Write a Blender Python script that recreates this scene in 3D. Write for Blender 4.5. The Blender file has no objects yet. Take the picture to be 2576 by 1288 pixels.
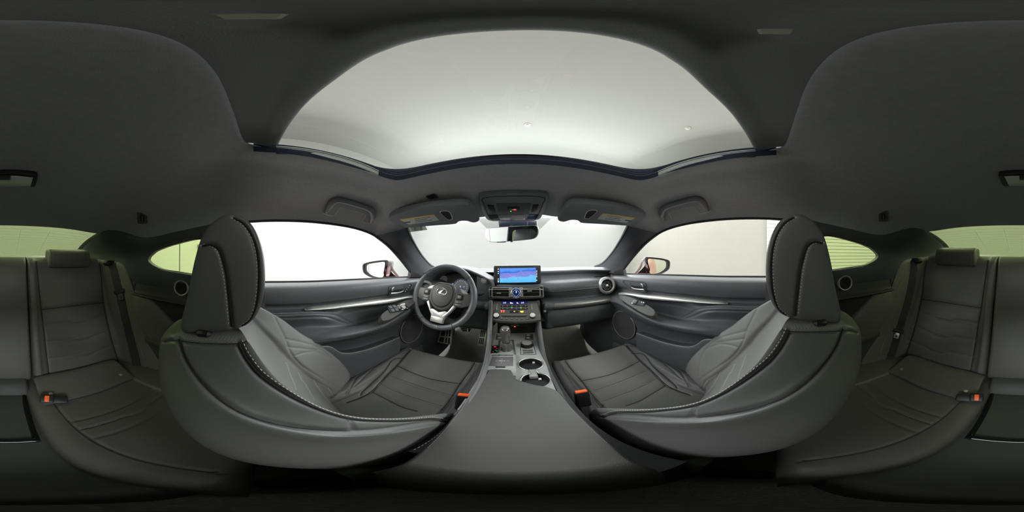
import bpy, math, random
import numpy as np
from mathutils import Vector, Matrix
from mathutils.bvhtree import BVHTree

S = bpy.context.scene
COL = S.collection
PI = math.pi
def rad(a): return a * PI / 180.0

# ------------------------------------------------------------------ camera (360 degree camera held between the front headrests)
YAW, ROLL = rad(1.1), rad(0.75)
CAM = np.array([-0.015, 0.0, 0.0])
RC = Matrix.Rotation(YAW, 3, 'Z') @ Matrix.Rotation(ROLL, 3, 'Y')
cam_data = bpy.data.cameras.new('camera')
cam_data.type = 'PANO'
cam_data.panorama_type = 'EQUIRECTANGULAR'
cam_data.clip_start = 0.005
cam = bpy.data.objects.new('camera', cam_data)
COL.objects.link(cam)
cam.location = CAM
cam.rotation_euler = (RC @ Matrix.Rotation(PI / 2, 3, 'X')).to_euler()
S.camera = cam
S.view_settings.view_transform = 'Standard'
S.view_settings.look = 'None'
S.view_settings.gamma = 1.0
S.view_settings.use_curve_mapping = False
S.view_settings.exposure = 0.30
S.cycles.use_denoising = True
S.cycles.max_bounces = 10
S.cycles.diffuse_bounces = 5
S.cycles.transparent_max_bounces = 12
S.cycles.sample_clamp_indirect = 4.0

# ------------------------------------------------------------------ world and added lamps kept out of view
W = bpy.data.worlds.new('world')
S.world = W
W.use_nodes = True
W.node_tree.nodes['Background'].inputs[0].default_value = (0.9, 0.95, 1.0, 1)
W.node_tree.nodes['Background'].inputs[1].default_value = 0.15
def added_lamp(name, loc, target, sx, sz, power, color=(1, 1, 1)):
    d = bpy.data.lights.new(name, 'AREA')
    d.shape = 'RECTANGLE'; d.size = sx; d.size_y = sz; d.energy = power; d.color = color
    o = bpy.data.objects.new(name, d); COL.objects.link(o)
    o.location = loc
    v = Vector(target) - Vector(loc)
    o.rotation_euler = v.to_track_quat('-Z', 'Y').to_euler()
    return o
LX, RX, FY, BY, FZ, CZ = -3.3, 3.9, 4.6, -4.2, -1.12, 3.0
added_lamp('added_fill_light', (LX + .12, 0.4, 1.52), (-.4, 0.3, .2), 6.2, 1.4, 240, (1, .99, 1.0))  # added lamps along the four walls, out of view, brighten the cabin
added_lamp('added_fill_light', (RX - .12, 0.4, 1.66), (.4, 0.3, .2), 6.2, 1.5, 300, (1, .99, .96))
added_lamp('added_fill_light', (0.2, FY - .12, 1.70), (0, 0.6, -.2), 5.6, .95, 260, (.97, 1, 1))
added_lamp('added_fill_light', (0, BY + .12, 1.5), (0, 0.0, .5), 4.0, .9, 78, (1, 1, .96))
added_lamp('added_wash_light', (0.2, 3.5, 1.25), (0.2, 4.0, 3.0), 6.0, .5, 165, (.93, 1, 1))  # added unseen lamp, brightens the ceiling near the front wall
added_lamp('added_wash_light', (-2.3, 1.5, 1.15), (-3.3, 1.5, .0), 3.2, .35, 70, (1, .98, 1.0))  # added lamp out of view, whitens the left wall
added_lamp('added_fill_light', (-1.95, -1.75, CZ - .08), (-1.2, -.4, 0), 1.9, 2.6, 130, (1, .99, .98))  # pair of added ceiling lamps, unseen, to brighten the seat cushions
added_lamp('added_fill_light', (2.05, -1.75, CZ - .08), (1.2, -.4, 0), 1.9, 2.6, 130, (1, .99, .96))

# ------------------------------------------------------------------ helpers
SIDE = 1
def ray(px, py):
    lon = (px - 1288) / 2576 * 2 * PI
    lat = (644 - py) / 1288 * PI
    d = Vector((math.sin(lon) * math.cos(lat), math.cos(lon) * math.cos(lat), math.sin(lat)))
    return np.array(RC @ d)
def P(px, py, x=None, y=None, z=None, pl=None):
    """where the sight line of a photo pixel meets the plane x=, y=, z= or pl=(nx,ny,nz,d)"""
    d = ray(px, py)
    if x is not None: t = (x - CAM[0]) / d[0]
    elif y is not None: t = (y - CAM[1]) / d[1]
    elif z is not None: t = (z - CAM[2]) / d[2]
    else:
        n = np.array(pl[:3]); t = (pl[3] - n @ CAM) / (n @ d)
    return CAM + t * d
def A(*pts): return np.array(pts, float)
def spl(p, n, closed=False, ts=None, uni=False):
    p = np.asarray(p, float)
    if closed: q = np.vstack([p[-1:], p, p[:2]])
    else: q = np.vstack([2 * p[0] - p[1], p, 2 * p[-1] - p[-2]])
    m = len(q)
    if uni: t = np.arange(m, dtype=float)
    else:
        dd = np.linalg.norm(np.diff(q, axis=0), axis=1); dd = np.maximum(dd, 1e-6)
        t = np.concatenate([[0], np.cumsum(dd)])
    tan = np.zeros_like(q)
    tan[1:-1] = (q[2:] - q[:-2]) / (t[2:] - t[:-2])[:, None]
    lo, hi = t[1], t[-2]
    if ts is None: tt = np.linspace(lo, hi, n + 1)[:-1] if closed else np.linspace(lo, hi, n)
    else: tt = lo + np.asarray(ts) * (hi - lo)
    i = np.clip(np.searchsorted(t, tt, side='right') - 1, 1, m - 3)
    h = (t[i + 1] - t[i]); s = (tt - t[i]) / h
    s = s[:, None]; h = h[:, None]
    return ((2 * s**3 - 3 * s**2 + 1) * q[i] + (s**3 - 2 * s**2 + s) * h * tan[i]
            + (-2 * s**3 + 3 * s**2) * q[i + 1] + (s**3 - s**2) * h * tan[i + 1])
def poly(p, n):
    p = np.asarray(p, float)
    dd = np.concatenate([[0], np.cumsum(np.linalg.norm(np.diff(p, axis=0), axis=1))])
    t = np.linspace(0, dd[-1], n)
    return np.stack([np.interp(t, dd, p[:, k]) for k in range(p.shape[1])], 1)
def loft(rows, nu, nv, closed_u=False, closed_v=False):
    R = np.array([spl(r, nu, closed_u, uni=True) for r in rows])
    G = np.zeros((nv, R.shape[1], 3))
    for j in range(R.shape[1]): G[:, j] = spl(R[:, j], nv, closed_v, uni=True)
    return G
def lin(rows, nu, nv, closed_u=False):
    R = np.array([spl(r, nu, closed_u, uni=True) for r in rows])
    k = np.linspace(0, len(R) - 1, nv); G = np.zeros((nv, R.shape[1], 3))
    for a, kk in enumerate(k):
        i = min(int(kk), len(R) - 2); f = kk - i; G[a] = R[i] * (1 - f) + R[i + 1] * f
    return G

class MB:
    def __init__(s): s.v = []; s.f = []; s.n = 0; s.sm = []; s.uv = []
    def add(s, v, f, smooth=True, uv=None):
        v = np.asarray(v, float); s.v.append(v)
        for q in f: s.f.append([int(i) + s.n for i in q]); s.sm.append(smooth)
        s.uv.append(v[:, :2] * 0 + (v[:, 1:3] if uv is None else uv))
        s.n += len(v); return s
    def grid(s, G, cu=False, cv=False, cap=False, smooth=True, flip=False):
        nv, nu = G.shape[:2]
        V = G.reshape(-1, 3); F = []
        for j in range(nv if cv else nv - 1):
            j2 = (j + 1) % nv
            for i in range(nu if cu else nu - 1):
                i2 = (i + 1) % nu
                F.append((j * nu + i, j * nu + i2, j2 * nu + i2, j2 * nu + i))
        if cap:
            F.append(tuple(range(nu))[::-1]); F.append(tuple((nv - 1) * nu + i for i in range(nu)))
        if flip: F = [q[::-1] for q in F]
        du = np.concatenate([np.zeros((nv, 1)), np.cumsum(np.linalg.norm(np.diff(G, axis=1), axis=2), axis=1)], 1)
        du -= du[:, nu // 2:nu // 2 + 1]
        dv = np.concatenate([np.zeros((1, nu)), np.cumsum(np.linalg.norm(np.diff(G, axis=0), axis=2), axis=0)], 0)
        dv = np.repeat(dv.mean(1)[:, None], nu, 1)
        return s.add(V, F, smooth, np.stack([du.ravel(), dv.ravel()], 1))
    def tube(s, p, r, n=8, closed=False, cap=True, flat=None):
        p = np.asarray(p, float); m = len(p)
        r = np.full(m, r) if np.isscalar(r) else np.asarray(r)
        T = np.gradient(p, axis=0) if not closed else (np.roll(p, -1, 0) - np.roll(p, 1, 0))
        T /= np.linalg.norm(T, axis=1)[:, None] + 1e-12
        a = np.array([0, 0, 1.]) if abs(T[0][2]) < .9 else np.array([1., 0, 0])
        N = np.zeros_like(p); cur = np.cross(T[0], a); cur /= np.linalg.norm(cur)
        for i in range(m):
            cur = cur - T[i] * (cur @ T[i]); cur /= np.linalg.norm(cur) + 1e-12; N[i] = cur
        B = np.cross(T, N)
        th = np.arange(n) / n * 2 * PI
        G = p[:, None] + r[:, None, None] * (np.cos(th)[None, :, None] * N[:, None] + np.sin(th)[None, :, None] * B[:, None])
        return s.grid(G, cu=True, cv=closed, cap=cap and not closed)
    def box(s, c, size, R=None, bev=0.0):
        hx, hy, hz = [k / 2 for k in size]
        if bev > 0:
            b = min(bev, hx * .98, hy * .98, hz * .98)
            V = []; idx = {}
            for sx in (-1, 1):
                for sy in (-1, 1):
                    for sz in (-1, 1):
                        for ax in range(3):
                            q = [sx * (hx - b), sy * (hy - b), sz * (hz - b)]
                            q[ax] += (sx, sy, sz)[ax] * b
                            idx[(sx, sy, sz, ax)] = len(V); V.append(q)
            F = []
            for ax in range(3):
                o = [k for k in range(3) if k != ax]
                for sg in (-1, 1):
                    cyc = []
                    for a_, b_ in ((-1, -1), (1, -1), (1, 1), (-1, 1)):
                        k = [0, 0, 0]; k[ax] = sg; k[o[0]] = a_; k[o[1]] = b_
                        cyc.append(idx[(k[0], k[1], k[2], ax)])
                    F.append(cyc if sg > 0 else cyc[::-1])
            for ax in range(3):
                o = [k for k in range(3) if k != ax]
                for a_ in (-1, 1):
                    for b_ in (-1, 1):
                        e = []
                        for sg, order in ((-1, (o[0], o[1])), (1, (o[1], o[0]))):
                            for w in order:
                                k = [0, 0, 0]; k[ax] = sg; k[o[0]] = a_; k[o[1]] = b_
                                e.append(idx[(k[0], k[1], k[2], w)])
                        F.append(e)
            for sx in (-1, 1):
                for sy in (-1, 1):
                    for sz in (-1, 1): F.append([idx[(sx, sy, sz, a_)] for a_ in range(3)])
        else:
            V = [(sx * hx, sy * hy, sz * hz) for sx in (-1, 1) for sy in (-1, 1) for sz in (-1, 1)]
            F = [(0, 1, 3, 2), (4, 6, 7, 5), (0, 4, 5, 1), (2, 3, 7, 6), (0, 2, 6, 4), (1, 5, 7, 3)]
        V = np.array(V, float)
        if R is not None: V = V @ np.asarray(R).T
        return s.add(V + np.asarray(c, float), F, False)
    def prism(s, out2, fr, d0, d1, bev=0.0, smooth=False):
        """outline in the plane frame fr=(origin, ex, ey, n), extruded from d0 to d1 along n, front edge (d1) bevelled"""
        o, ex, ey, n = [np.asarray(k, float) for k in fr]
        q = np.asarray(out2, float); c = q.mean(0); m = len(q)
        def ring(sc, d):
            w = q if sc == 0 else inset(q, sc)
            return o + w[:, :1] * ex + w[:, 1:] * ey + n * d
        rings = [ring(0, d0), ring(0, d1 - bev)] if bev > 0 else [ring(0, d0), ring(0, d1)]
        if bev > 0: rings += [ring(bev * .35, d1 - bev * .3), ring(bev, d1)]
        V = np.vstack(rings); F = []
        for j in range(len(rings) - 1):
            for i in range(m):
                i2 = (i + 1) % m
                F.append((j * m + i, j * m + i2, (j + 1) * m + i2, (j + 1) * m + i))
        F.append(tuple(range(m))[::-1]); F.append(tuple((len(rings) - 1) * m + i for i in range(m)))
        return s.add(V, F, smooth)
    def lathe(s, prof, fr, n=40, ring=False):
        """prof: (radius, height along n)"""
        o, ex, ey, nn = [np.asarray(k, float) for k in fr]
        th = np.arange(n) / n * 2 * PI
        prof = np.asarray(prof, float)
        G = o + prof[:, 0][:, None, None] * (np.cos(th)[None, :, None] * ex + np.sin(th)[None, :, None] * ey) + prof[:, 1][:, None, None] * nn
        return s.grid(G, cu=True, cap=not ring)
    def build(s, name, mat, parent=None, mats=None, midx=None):
        me = bpy.data.meshes.new(name)
        V = np.vstack(s.v); F = s.f
        if SIDE < 0: V = V * np.array([-1, 1, 1]); F = [q[::-1] for q in F]
        me.from_pydata(V.tolist(), [], F)
        me.polygons.foreach_set('use_smooth', s.sm)
        me.materials.append(mat)
        for k in (mats or []): me.materials.append(k)
        if midx is not None: me.polygons.foreach_set('material_index', midx)
        UV = np.vstack(s.uv)
        l = me.uv_layers.new(name='UVMap')
        li = np.empty(len(me.loops), dtype=np.int32); me.loops.foreach_get('vertex_index', li)
        l.data.foreach_set('uv', UV[li].astype(np.float32).ravel())
        me.update()
        try: me.set_sharp_from_angle(angle=rad(38))
        except Exception: pass
        o = bpy.data.objects.new(name, me); COL.objects.link(o)
        if parent is not None:
            o.parent = parent
            o.matrix_parent_inverse = WM[parent.name].inverted()
        WM[o.name] = Matrix.Identity(4)
        return o
WM = {}
def inset(q, d):
    q = np.asarray(q, float); m = len(q)
    area = 0.5 * np.sum(q[:, 0] * np.roll(q[:, 1], -1) - np.roll(q[:, 0], -1) * q[:, 1])
    sg = 1 if area > 0 else -1
    e1 = q - np.roll(q, 1, 0); e2 = np.roll(q, -1, 0) - q
    e1 /= np.linalg.norm(e1, axis=1)[:, None] + 1e-12; e2 /= np.linalg.norm(e2, axis=1)[:, None] + 1e-12
    n1 = np.stack([-e1[:, 1], e1[:, 0]], 1) * sg; n2 = np.stack([-e2[:, 1], e2[:, 0]], 1) * sg
    nn = n1 + n2; nn /= np.maximum(.4, (nn * n1).sum(1))[:, None]
    return q + nn * d
def rrect(w, h, r, n=5, cx=0, cy=0):
    out = []
    for k, (sx, sy) in enumerate(((1, 1), (-1, 1), (-1, -1), (1, -1))):
        for i in range(n + 1):
            a = PI / 2 * (k + i / n)
            out.append((cx + sx * (w / 2 - r) + r * math.cos(a), cy + sy * (h / 2 - r) + r * math.sin(a)))
    return np.array(out)
def circ(r, n=32, cx=0, cy=0, sy=1.0):
    a = np.arange(n) / n * 2 * PI
    return np.stack([cx + r * np.cos(a), cy + r * sy * np.sin(a)], 1)
def frame(o, ex, ey):
    ex = np.asarray(ex, float); ex = ex / np.linalg.norm(ex)
    ey = np.asarray(ey, float); ey = ey - ex * (ey @ ex); ey /= np.linalg.norm(ey)
    return (np.asarray(o, float), ex, ey, np.cross(ex, ey))
def fpt(fr, u, v, d=0): return fr[0] + fr[1] * u + fr[2] * v + fr[3] * d
def thing(name, label, cat, loc=(0, 0, 0), group=None):
    o = bpy.data.objects.new(name, None); COL.objects.link(o)
    loc = (loc[0] * SIDE, loc[1], loc[2])
    o.location = loc; o.empty_display_size = .05
    WM[o.name] = Matrix.Translation(loc)
    return tag(o, label, cat, group)
def tag(o, label, cat, group=None):
    o['label'] = label; o['category'] = cat
    if group: o['group'] = group
    return o
def struct(o, label=None):
    o['kind'] = 'structure'
    if label: o['label'] = label
    return o
def stitches(pts, L=.0045, gap=.0028, r=.0007, mb=None):
    """row of thread dashes lying along a line of points"""
    mb = mb or MB()
    pts = np.asarray(pts, float)
    dd = np.concatenate([[0], np.cumsum(np.linalg.norm(np.diff(pts, axis=0), axis=1))])
    def at(t): return np.array([np.interp(t, dd, pts[:, k]) for k in range(3)])
    t = 0.0
    while t + L < dd[-1]:
        a, b = at(t), at(t + L)
        mb.tube(np.array([a, a * .7 + b * .3, a * .3 + b * .7, b]), [r * .35, r, r, r * .35], 5)
        t += L + gap
    return mb
def txt(name, s, size, fr, mat, parent, ax='CENTER', depth=.0003):
    c = bpy.data.curves.new(name, 'FONT'); c.body = s; c.size = size
    c.align_x = ax; c.align_y = 'CENTER'; c.extrude = depth; c.resolution_u = 3
    o = bpy.data.objects.new(name + '_tmp', c)
    me = bpy.data.meshes.new_from_object(o); bpy.data.objects.remove(o); bpy.data.curves.remove(c)
    v = np.empty(len(me.vertices) * 3); me.vertices.foreach_get('co', v); v = v.reshape(-1, 3)
    F = [tuple(p.vertices) for p in me.polygons]; bpy.data.meshes.remove(me)
    return MB().add(fr[0] + v[:, :1] * fr[1] + v[:, 1:2] * fr[2] + v[:, 2:] * fr[3], F, False).build(name, mat, parent)

def smooth_line(p, k=2):
    p = np.asarray(p, float)
    if len(p) < 12: return p
    for _ in range(k):
        q = p.copy(); q[1:-1] = (p[:-2] + 2 * p[1:-1] + p[2:]) / 4; p = q
    return p
class Surf:
    """a smooth upholstered or moulded surface that seams can be pressed into"""
    def __init__(s, G, inside, cu=False, cap=False):
        s.G = np.array(G); s.inside = np.asarray(inside, float); s.cu = cu; s.cap = cap; s.bv = None
        s.norms()
    def norms(s):
        G = s.G
        if s.cu: du = np.roll(G, -1, 1) - np.roll(G, 1, 1)
        else: du = np.gradient(G, axis=1)
        dv = np.gradient(G, axis=0)
        N = np.cross(du, dv); N /= np.linalg.norm(N, axis=2)[..., None] + 1e-12
        out = G - s.inside
        if (N * out).sum() < 0: N = -N
        s.N = N
    def bvh(s):
        if s.bv is None:
            mb = MB().grid(s.G, cu=s.cu)
            s.bv = BVHTree.FromPolygons(np.vstack(mb.v).tolist(), mb.f)
        return s.bv
    def px(s, pts, n=60, off=0.0, smooth=True):
        p = np.asarray(pts, float)
        p = spl(p, n) if smooth and len(p) > 2 else poly(p, n)
        out = []
        for a, b in p:
            h = s.bvh().ray_cast(Vector(CAM), Vector(ray(a, b)))
            if h[0] is not None: out.append(np.array(h[0]) + off * s._out(h))
        return np.array(out) if out else np.zeros((0, 3))
    def _out(s, h):
        n = np.array(h[1])
        return n if n @ (CAM - np.array(h[0])) > 0 else -n
    def snap(s, pts, off=0.0, sm=True):
        out = []
        for p in (smooth_line(pts) if sm else pts):
            h = s.bvh().find_nearest(Vector(p))
            n = np.array(h[1]); n = n if n @ (np.array(h[0]) - s.inside) > 0 else -n
            out.append(np.array(h[0]) + n * off)
        return smooth_line(np.array(out)) if sm else np.array(out)
    def dist(s, pts):
        V = s.G.reshape(-1, 3); d = np.full(len(V), 1e9)
        for a in range(0, len(pts), 40):
            q = pts[a:a + 40]
            d = np.minimum(d, ((V[:, None] - q[None]) ** 2).sum(2).min(1))
        return np.sqrt(d).reshape(s.G.shape[:2])
    def press(s, pts, w=.004, dep=.004):
        if len(pts) == 0: return
        d = s.dist(poly(smooth_line(pts), 220))
        s.G = s.G - s.N * (dep * np.exp(-(d / w) ** 2))[..., None]
    def build(s, name, mat, parent=None, mats=None, midx=None):
        mb = MB().grid(s.G, cu=s.cu, cap=s.cap)
        if midx is not None and s.cap: midx = list(midx) + [0, 0]
        return mb.build(name, mat, parent, mats, midx)

# ------------------------------------------------------------------ materials
MATS = {}
def mat(name, col, rough=.5, metal=0.0, bump=0.0, bscale=300, spec=.5, noise=0.0, nscale=8, emit=None, estr=1.0, coat=0.0, kind='noise', sheen=0.0):
    if name in MATS: return MATS[name]
    m = bpy.data.materials.new(name); m.use_nodes = True
    nt = m.node_tree; b = nt.nodes['Principled BSDF']
    b.inputs['Base Color'].default_value = (*col, 1)
    b.inputs['Roughness'].default_value = rough
    b.inputs['Metallic'].default_value = metal
    b.inputs['Specular IOR Level'].default_value = spec
    if coat: b.inputs['Coat Weight'].default_value = coat; b.inputs['Coat Roughness'].default_value = .05
    if sheen: b.inputs['Sheen Weight'].default_value = sheen
    tc = nt.nodes.new('ShaderNodeTexCoord')
    if noise > 0:
        n = nt.nodes.new('ShaderNodeTexNoise'); n.inputs['Scale'].default_value = nscale; n.inputs['Detail'].default_value = 6
        nt.links.new(tc.outputs['Object'], n.inputs['Vector'])
        r = nt.nodes.new('ShaderNodeValToRGB')
        r.color_ramp.elements[0].position = .3; r.color_ramp.elements[1].position = .7
        r.color_ramp.elements[0].color = (*[k * (1 - noise) for k in col], 1)
        r.color_ramp.elements[1].color = (*[min(1, k * (1 + noise)) for k in col], 1)
        nt.links.new(n.outputs['Fac'], r.inputs['Fac']); nt.links.new(r.outputs['Color'], b.inputs['Base Color'])
    if bump > 0:
        bp = nt.nodes.new('ShaderNodeBump'); bp.inputs['Strength'].default_value = bump; bp.inputs['Distance'].default_value = .001
        if kind == 'noise':
            n = nt.nodes.new('ShaderNodeTexNoise'); n.inputs['Scale'].default_value = bscale; n.inputs['Detail'].default_value = 4
            nt.links.new(tc.outputs['Object'], n.inputs['Vector']); nt.links.new(n.outputs['Fac'], bp.inputs['Height'])
        elif kind == 'grain':
            n = nt.nodes.new('ShaderNodeTexVoronoi'); n.inputs['Scale'].default_value = bscale
            nt.links.new(tc.outputs['Object'], n.inputs['Vector']); nt.links.new(n.outputs['Distance'], bp.inputs['Height'])
        elif kind == 'dots':
            mp = nt.nodes.new('ShaderNodeMapping'); mp.inputs['Rotation'].default_value = (0, 0, PI / 4)
            mp.inputs['Scale'].default_value = (bscale,) * 3
            nt.links.new(tc.outputs['UV'], mp.inputs['Vector'])
            n = nt.nodes.new('ShaderNodeTexVoronoi'); n.inputs['Scale'].default_value = 1.0; n.inputs['Randomness'].default_value = 0
            nt.links.new(mp.outputs[0], n.inputs['Vector'])
            r = nt.nodes.new('ShaderNodeValToRGB'); r.color_ramp.elements[0].position = .12; r.color_ramp.elements[1].position = .3
            nt.links.new(n.outputs['Distance'], r.inputs['Fac']); nt.links.new(r.outputs['Color'], bp.inputs['Height'])
            mx = nt.nodes.new('ShaderNodeMix'); mx.data_type = 'RGBA'
            mx.inputs[6].default_value = (*[k * (.5 if bscale < 300 else .8) for k in col], 1); mx.inputs[7].default_value = (*col, 1)
            nt.links.new(r.outputs['Color'], mx.inputs[0]); nt.links.new(mx.outputs[2], b.inputs['Base Color'])
        elif kind == 'brush':
            mp = nt.nodes.new('ShaderNodeMapping'); mp.inputs['Scale'].default_value = (8, 8, bscale)
            nt.links.new(tc.outputs['Object'], mp.inputs['Vector'])
            n = nt.nodes.new('ShaderNodeTexNoise'); n.inputs['Scale'].default_value = 3
            nt.links.new(mp.outputs[0], n.inputs['Vector']); nt.links.new(n.outputs['Fac'], bp.inputs['Height'])
        nt.links.new(bp.outputs['Normal'], b.inputs['Normal'])
    if emit:
        b.inputs['Emission Color'].default_value = (*emit, 1); b.inputs['Emission Strength'].default_value = estr
    MATS[name] = m
    return m
def glassmat(name, tint, refl=.045, rough=.02):
    m = bpy.data.materials.new(name); m.use_nodes = True; nt = m.node_tree
    nt.nodes.remove(nt.nodes['Principled BSDF'])
    t = nt.nodes.new('ShaderNodeBsdfTransparent'); t.inputs[0].default_value = (*tint, 1)
    g = nt.nodes.new('ShaderNodeBsdfGlossy'); g.inputs['Roughness'].default_value = rough
    mx = nt.nodes.new('ShaderNodeMixShader'); mx.inputs[0].default_value = refl
    nt.links.new(t.outputs[0], mx.inputs[1]); nt.links.new(g.outputs[0], mx.inputs[2])
    nt.links.new(mx.outputs[0], nt.nodes['Material Output'].inputs[0])
    MATS[name] = m
    return m
LEA = mat('leather', (.11, .112, .112), .42, bump=.10, bscale=950, kind='grain', spec=.45)
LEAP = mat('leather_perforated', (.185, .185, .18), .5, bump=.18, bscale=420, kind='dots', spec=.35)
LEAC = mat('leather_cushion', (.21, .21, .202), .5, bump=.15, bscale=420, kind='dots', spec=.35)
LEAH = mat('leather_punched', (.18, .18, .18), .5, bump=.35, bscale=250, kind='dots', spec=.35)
LEAR = mat('leather_rear', (.11, .106, .10), .45, bump=.12, bscale=900, kind='grain', spec=.4)
LEARP = mat('leather_rear_perforated', (.12, .116, .11), .5, bump=.15, bscale=420, kind='dots', spec=.35)
SOFT = mat('soft_plastic', (.105, .11, .118), .48, bump=.15, bscale=500, kind='grain', spec=.4)
DARK = mat('dark_plastic', (.075, .082, .088), .55, bump=.2, bscale=600, kind='grain', spec=.4)
BLACK = mat('black_plastic', (.012, .012, .014), .45, spec=.4)
GLOSS = mat('piano_black', (.008, .009, .011), .08, spec=.6)
HEAD = mat('headliner_fabric', (.40, .405, .41), .95, bump=.5, bscale=900, spec=.1, noise=.06, nscale=120)
PILLAR = mat('pillar_fabric', (.06, .064, .072), .9, bump=.4, bscale=900, spec=.15)
CARPET = mat('carpet_pile', (.30, .30, .27), 1.0, bump=1.0, bscale=700, spec=.05, noise=.3, nscale=300)
SATIN = mat('satin_metal', (.62, .62, .60), .38, metal=.55, bump=.1, bscale=300, kind='brush')
SATING = mat('satin_trim', (.40, .40, .38), .4, metal=.4, bump=.1, bscale=200, kind='brush')
GREY = mat('grey_satin_plastic', (.12, .13, .128), .4, metal=.25, bump=.08, bscale=200, kind='brush')
CONS = mat('console_plastic', (.36, .37, .372), .5, bump=.1, bscale=600, kind='grain', spec=.4)
CHROME = mat('chrome', (.85, .85, .86), .16, metal=.8)
WHITEP = mat('silver_knob', (.75, .75, .70), .3, metal=.5)
THREAD = mat('thread_light', (.62, .60, .55), .8)
THREADD = mat('thread_grey', (.30, .29, .29), .8)
THREADM = mat('thread_pale_grey', (.48, .47, .47), .8)
SEAM = mat('seam_dark', (.012, .012, .012), .9)
ORANGE = mat('orange_button', (.9, .12, .02), .4, emit=(.9, .1, .01), estr=.15)  # faint glow added to the colour; the belt buttons are no lamps
RED = mat('red_paint', (.26, .018, .008), .25, coat=.8)
BELT = mat('belt_webbing', (.03, .03, .031), .8, bump=.6, bscale=500)
MIRROR = mat('mirror_glass', (.9, .9, .9), .01, metal=1.0)
INKW = mat('white_marking', (.75, .75, .75), .6)
INKY = mat('yellow_band', (.75, .55, .12), .6)
PAPER = mat('paper_label', (.55, .56, .56), .6)
INKD = mat('dark_print', (.08, .08, .08), .6)
RUB = mat('black_rubber', (.01, .01, .012), .6)
WALL = mat('white_wall_paint', (.37, .375, .37), .9, spec=.1)
WALLR = mat('cream_wall_paint', (.36, .355, .32), .9, spec=.1)
FLOORM = mat('studio_floor_paint', (.45, .45, .44), .6)
GL_CLEAR = glassmat('clear_glass', (.96, .98, .97))
GL_SIDE = glassmat('side_glass', (.97, .98, .96))
GL_ROOF = glassmat('sunroof_glass', (.50, .505, .47))
GL_FRIT = glassmat('dotted_glass', (.62, .63, .62), .03, .6)
GL_PAPER = glassmat('thin_sticker_paper', (.48, .50, .45), .15, .8)
GL_REAR = glassmat('privacy_glass', (.36, .43, .22), .02)
# ================================================================== the studio room outside the car
def slab(name, a, b, m, label):
    a, b = np.array(a, float), np.array(b, float)
    return struct(MB().box((a + b) / 2, b - a).build(name, m), label)
slab('studio_floor', (LX - .1, BY - .1, FZ - .1), (RX + .1, FY + .1, FZ), FLOORM, 'pale painted studio floor under the car')
slab('studio_ceiling', (LX - .1, BY - .1, CZ), (RX + .1, FY + .1, CZ + .1), WALL, 'white studio ceiling above the sunroof')
slab('wall_front', (LX - .1, FY, FZ), (RX + .1, FY + .1, CZ), WALL, 'plain white studio wall ahead of the windscreen')
slab('wall_left', (LX - .1, BY, FZ), (LX, FY, CZ), WALL, 'bright white studio wall outside the driver window')
slab('wall_right', (RX, BY, FZ), (RX + .1, FY, CZ), WALLR, 'cream studio wall outside the passenger window')
slab('wall_back', (LX - .1, BY - .1, FZ), (RX + .1, BY, CZ), WALL, 'pale studio wall behind the rear window')
SHUT = mat('shutter_paint', (.74, .75, .70), .7, spec=.2)
# roller shutter on the right rear, folding panels on the left rear
mb = MB()
for k in range(46):
    z = FZ + .05 + k * .085
    mb.box((RX - .05, -1.9, z + .04), (.04, 4.0, .078), bev=.008)
tag(mb.build('roller_shutter', SHUT), 'pale ribbed roller shutter seen through the right rear quarter window', 'shutter')
for k, y in enumerate((-.55, -1.75, -2.95)):
    mb = MB(); mb.box((LX + .02, y - .58, .6), (.04, 1.17, 3.2), bev=.01)
    t = tag(mb.build('wall_panel', SHUT), ['pale wall panel nearest the front, with a switch box', 'middle pale wall panel outside the left rear quarter window',
            'rearmost pale wall panel, beyond the left quarter window'][k], 'panel', 'folding wall panels on the left')
    if k == 0: MB().box(P(500, 620, x=LX + .06), (.03, .06, .09), bev=.006).build('switch_box', mat('switch_box_grey', (.26, .27, .25), .8), t)
for k, (px, py, lb) in enumerate(((1327, 313, 'small round sprinkler head on the ceiling, near the middle of the sunroof'), (1730, 322, 'small round sprinkler head on the ceiling, towards the right'))):
    c = P(px, py, z=CZ)
    tag(MB().lathe([(.055, -.0), (.055, -.012), (.03, -.02), (.018, -.045), (.03, -.05), (.001, -.052)], frame(c, (1, 0, 0), (0, 1, 0)), 20).build('sprinkler_head', mat('sprinkler_grey', (.5, .5, .48), .5)), lb, 'sprinkler')

# ================================================================== cabin shell: edges shared by headliner, pillars and glass
WINTOP = A((-.552, -.10, .122), (-.552, .05, .130), (-.558, .22, .132), (-.567, .38, .124), (-.585, .50, .102), (-.62, .63, .055), (-.645, .76, -.02), (-.662, .89, -.115))
WSEDGE = A((-.45, .555, .128), P(1040, 610, y=.75), P(1062, 645, y=.98), P(1085, 669, y=1.2), (-.70, 1.36, -.115))
E = A((0, .340), (-.12, .338), (-.22, .332), (-.285, .320), (-.302, .29), (-.303, .25), (-.303, .2), (-.302, .12), (-.30, .05), (-.297, .0), (-.285, -.027), (-.2, -.033), (-.13, -.033), (-.07, -.033), (0, -.033))
O = A((0, .66, .172), (-.15, .655, .170), (-.30, .625, .155), (-.40, .585, .138), (-.45, .555, .128), (-.585, .50, .102), (-.567, .38, .124), (-.558, .22, .132),
      (-.552, .05, .130), (-.55, -.12, .120), (-.55, -.25, .105), (-.54, -.45, .085), (-.455, -.66, .115), (-.28, -.70, .132), (0, -.72, .137))
def ez(i): return .216 if i < 9 else (.225 if i == 9 else .236)
fs = [(-1, 0), (-.5, 0), (0, 0), (.05, .01), (.22, .04), (.45, .17), (.68, .42), (.85, .68), (.95, .88), (1, 1)]
rows = []
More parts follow.
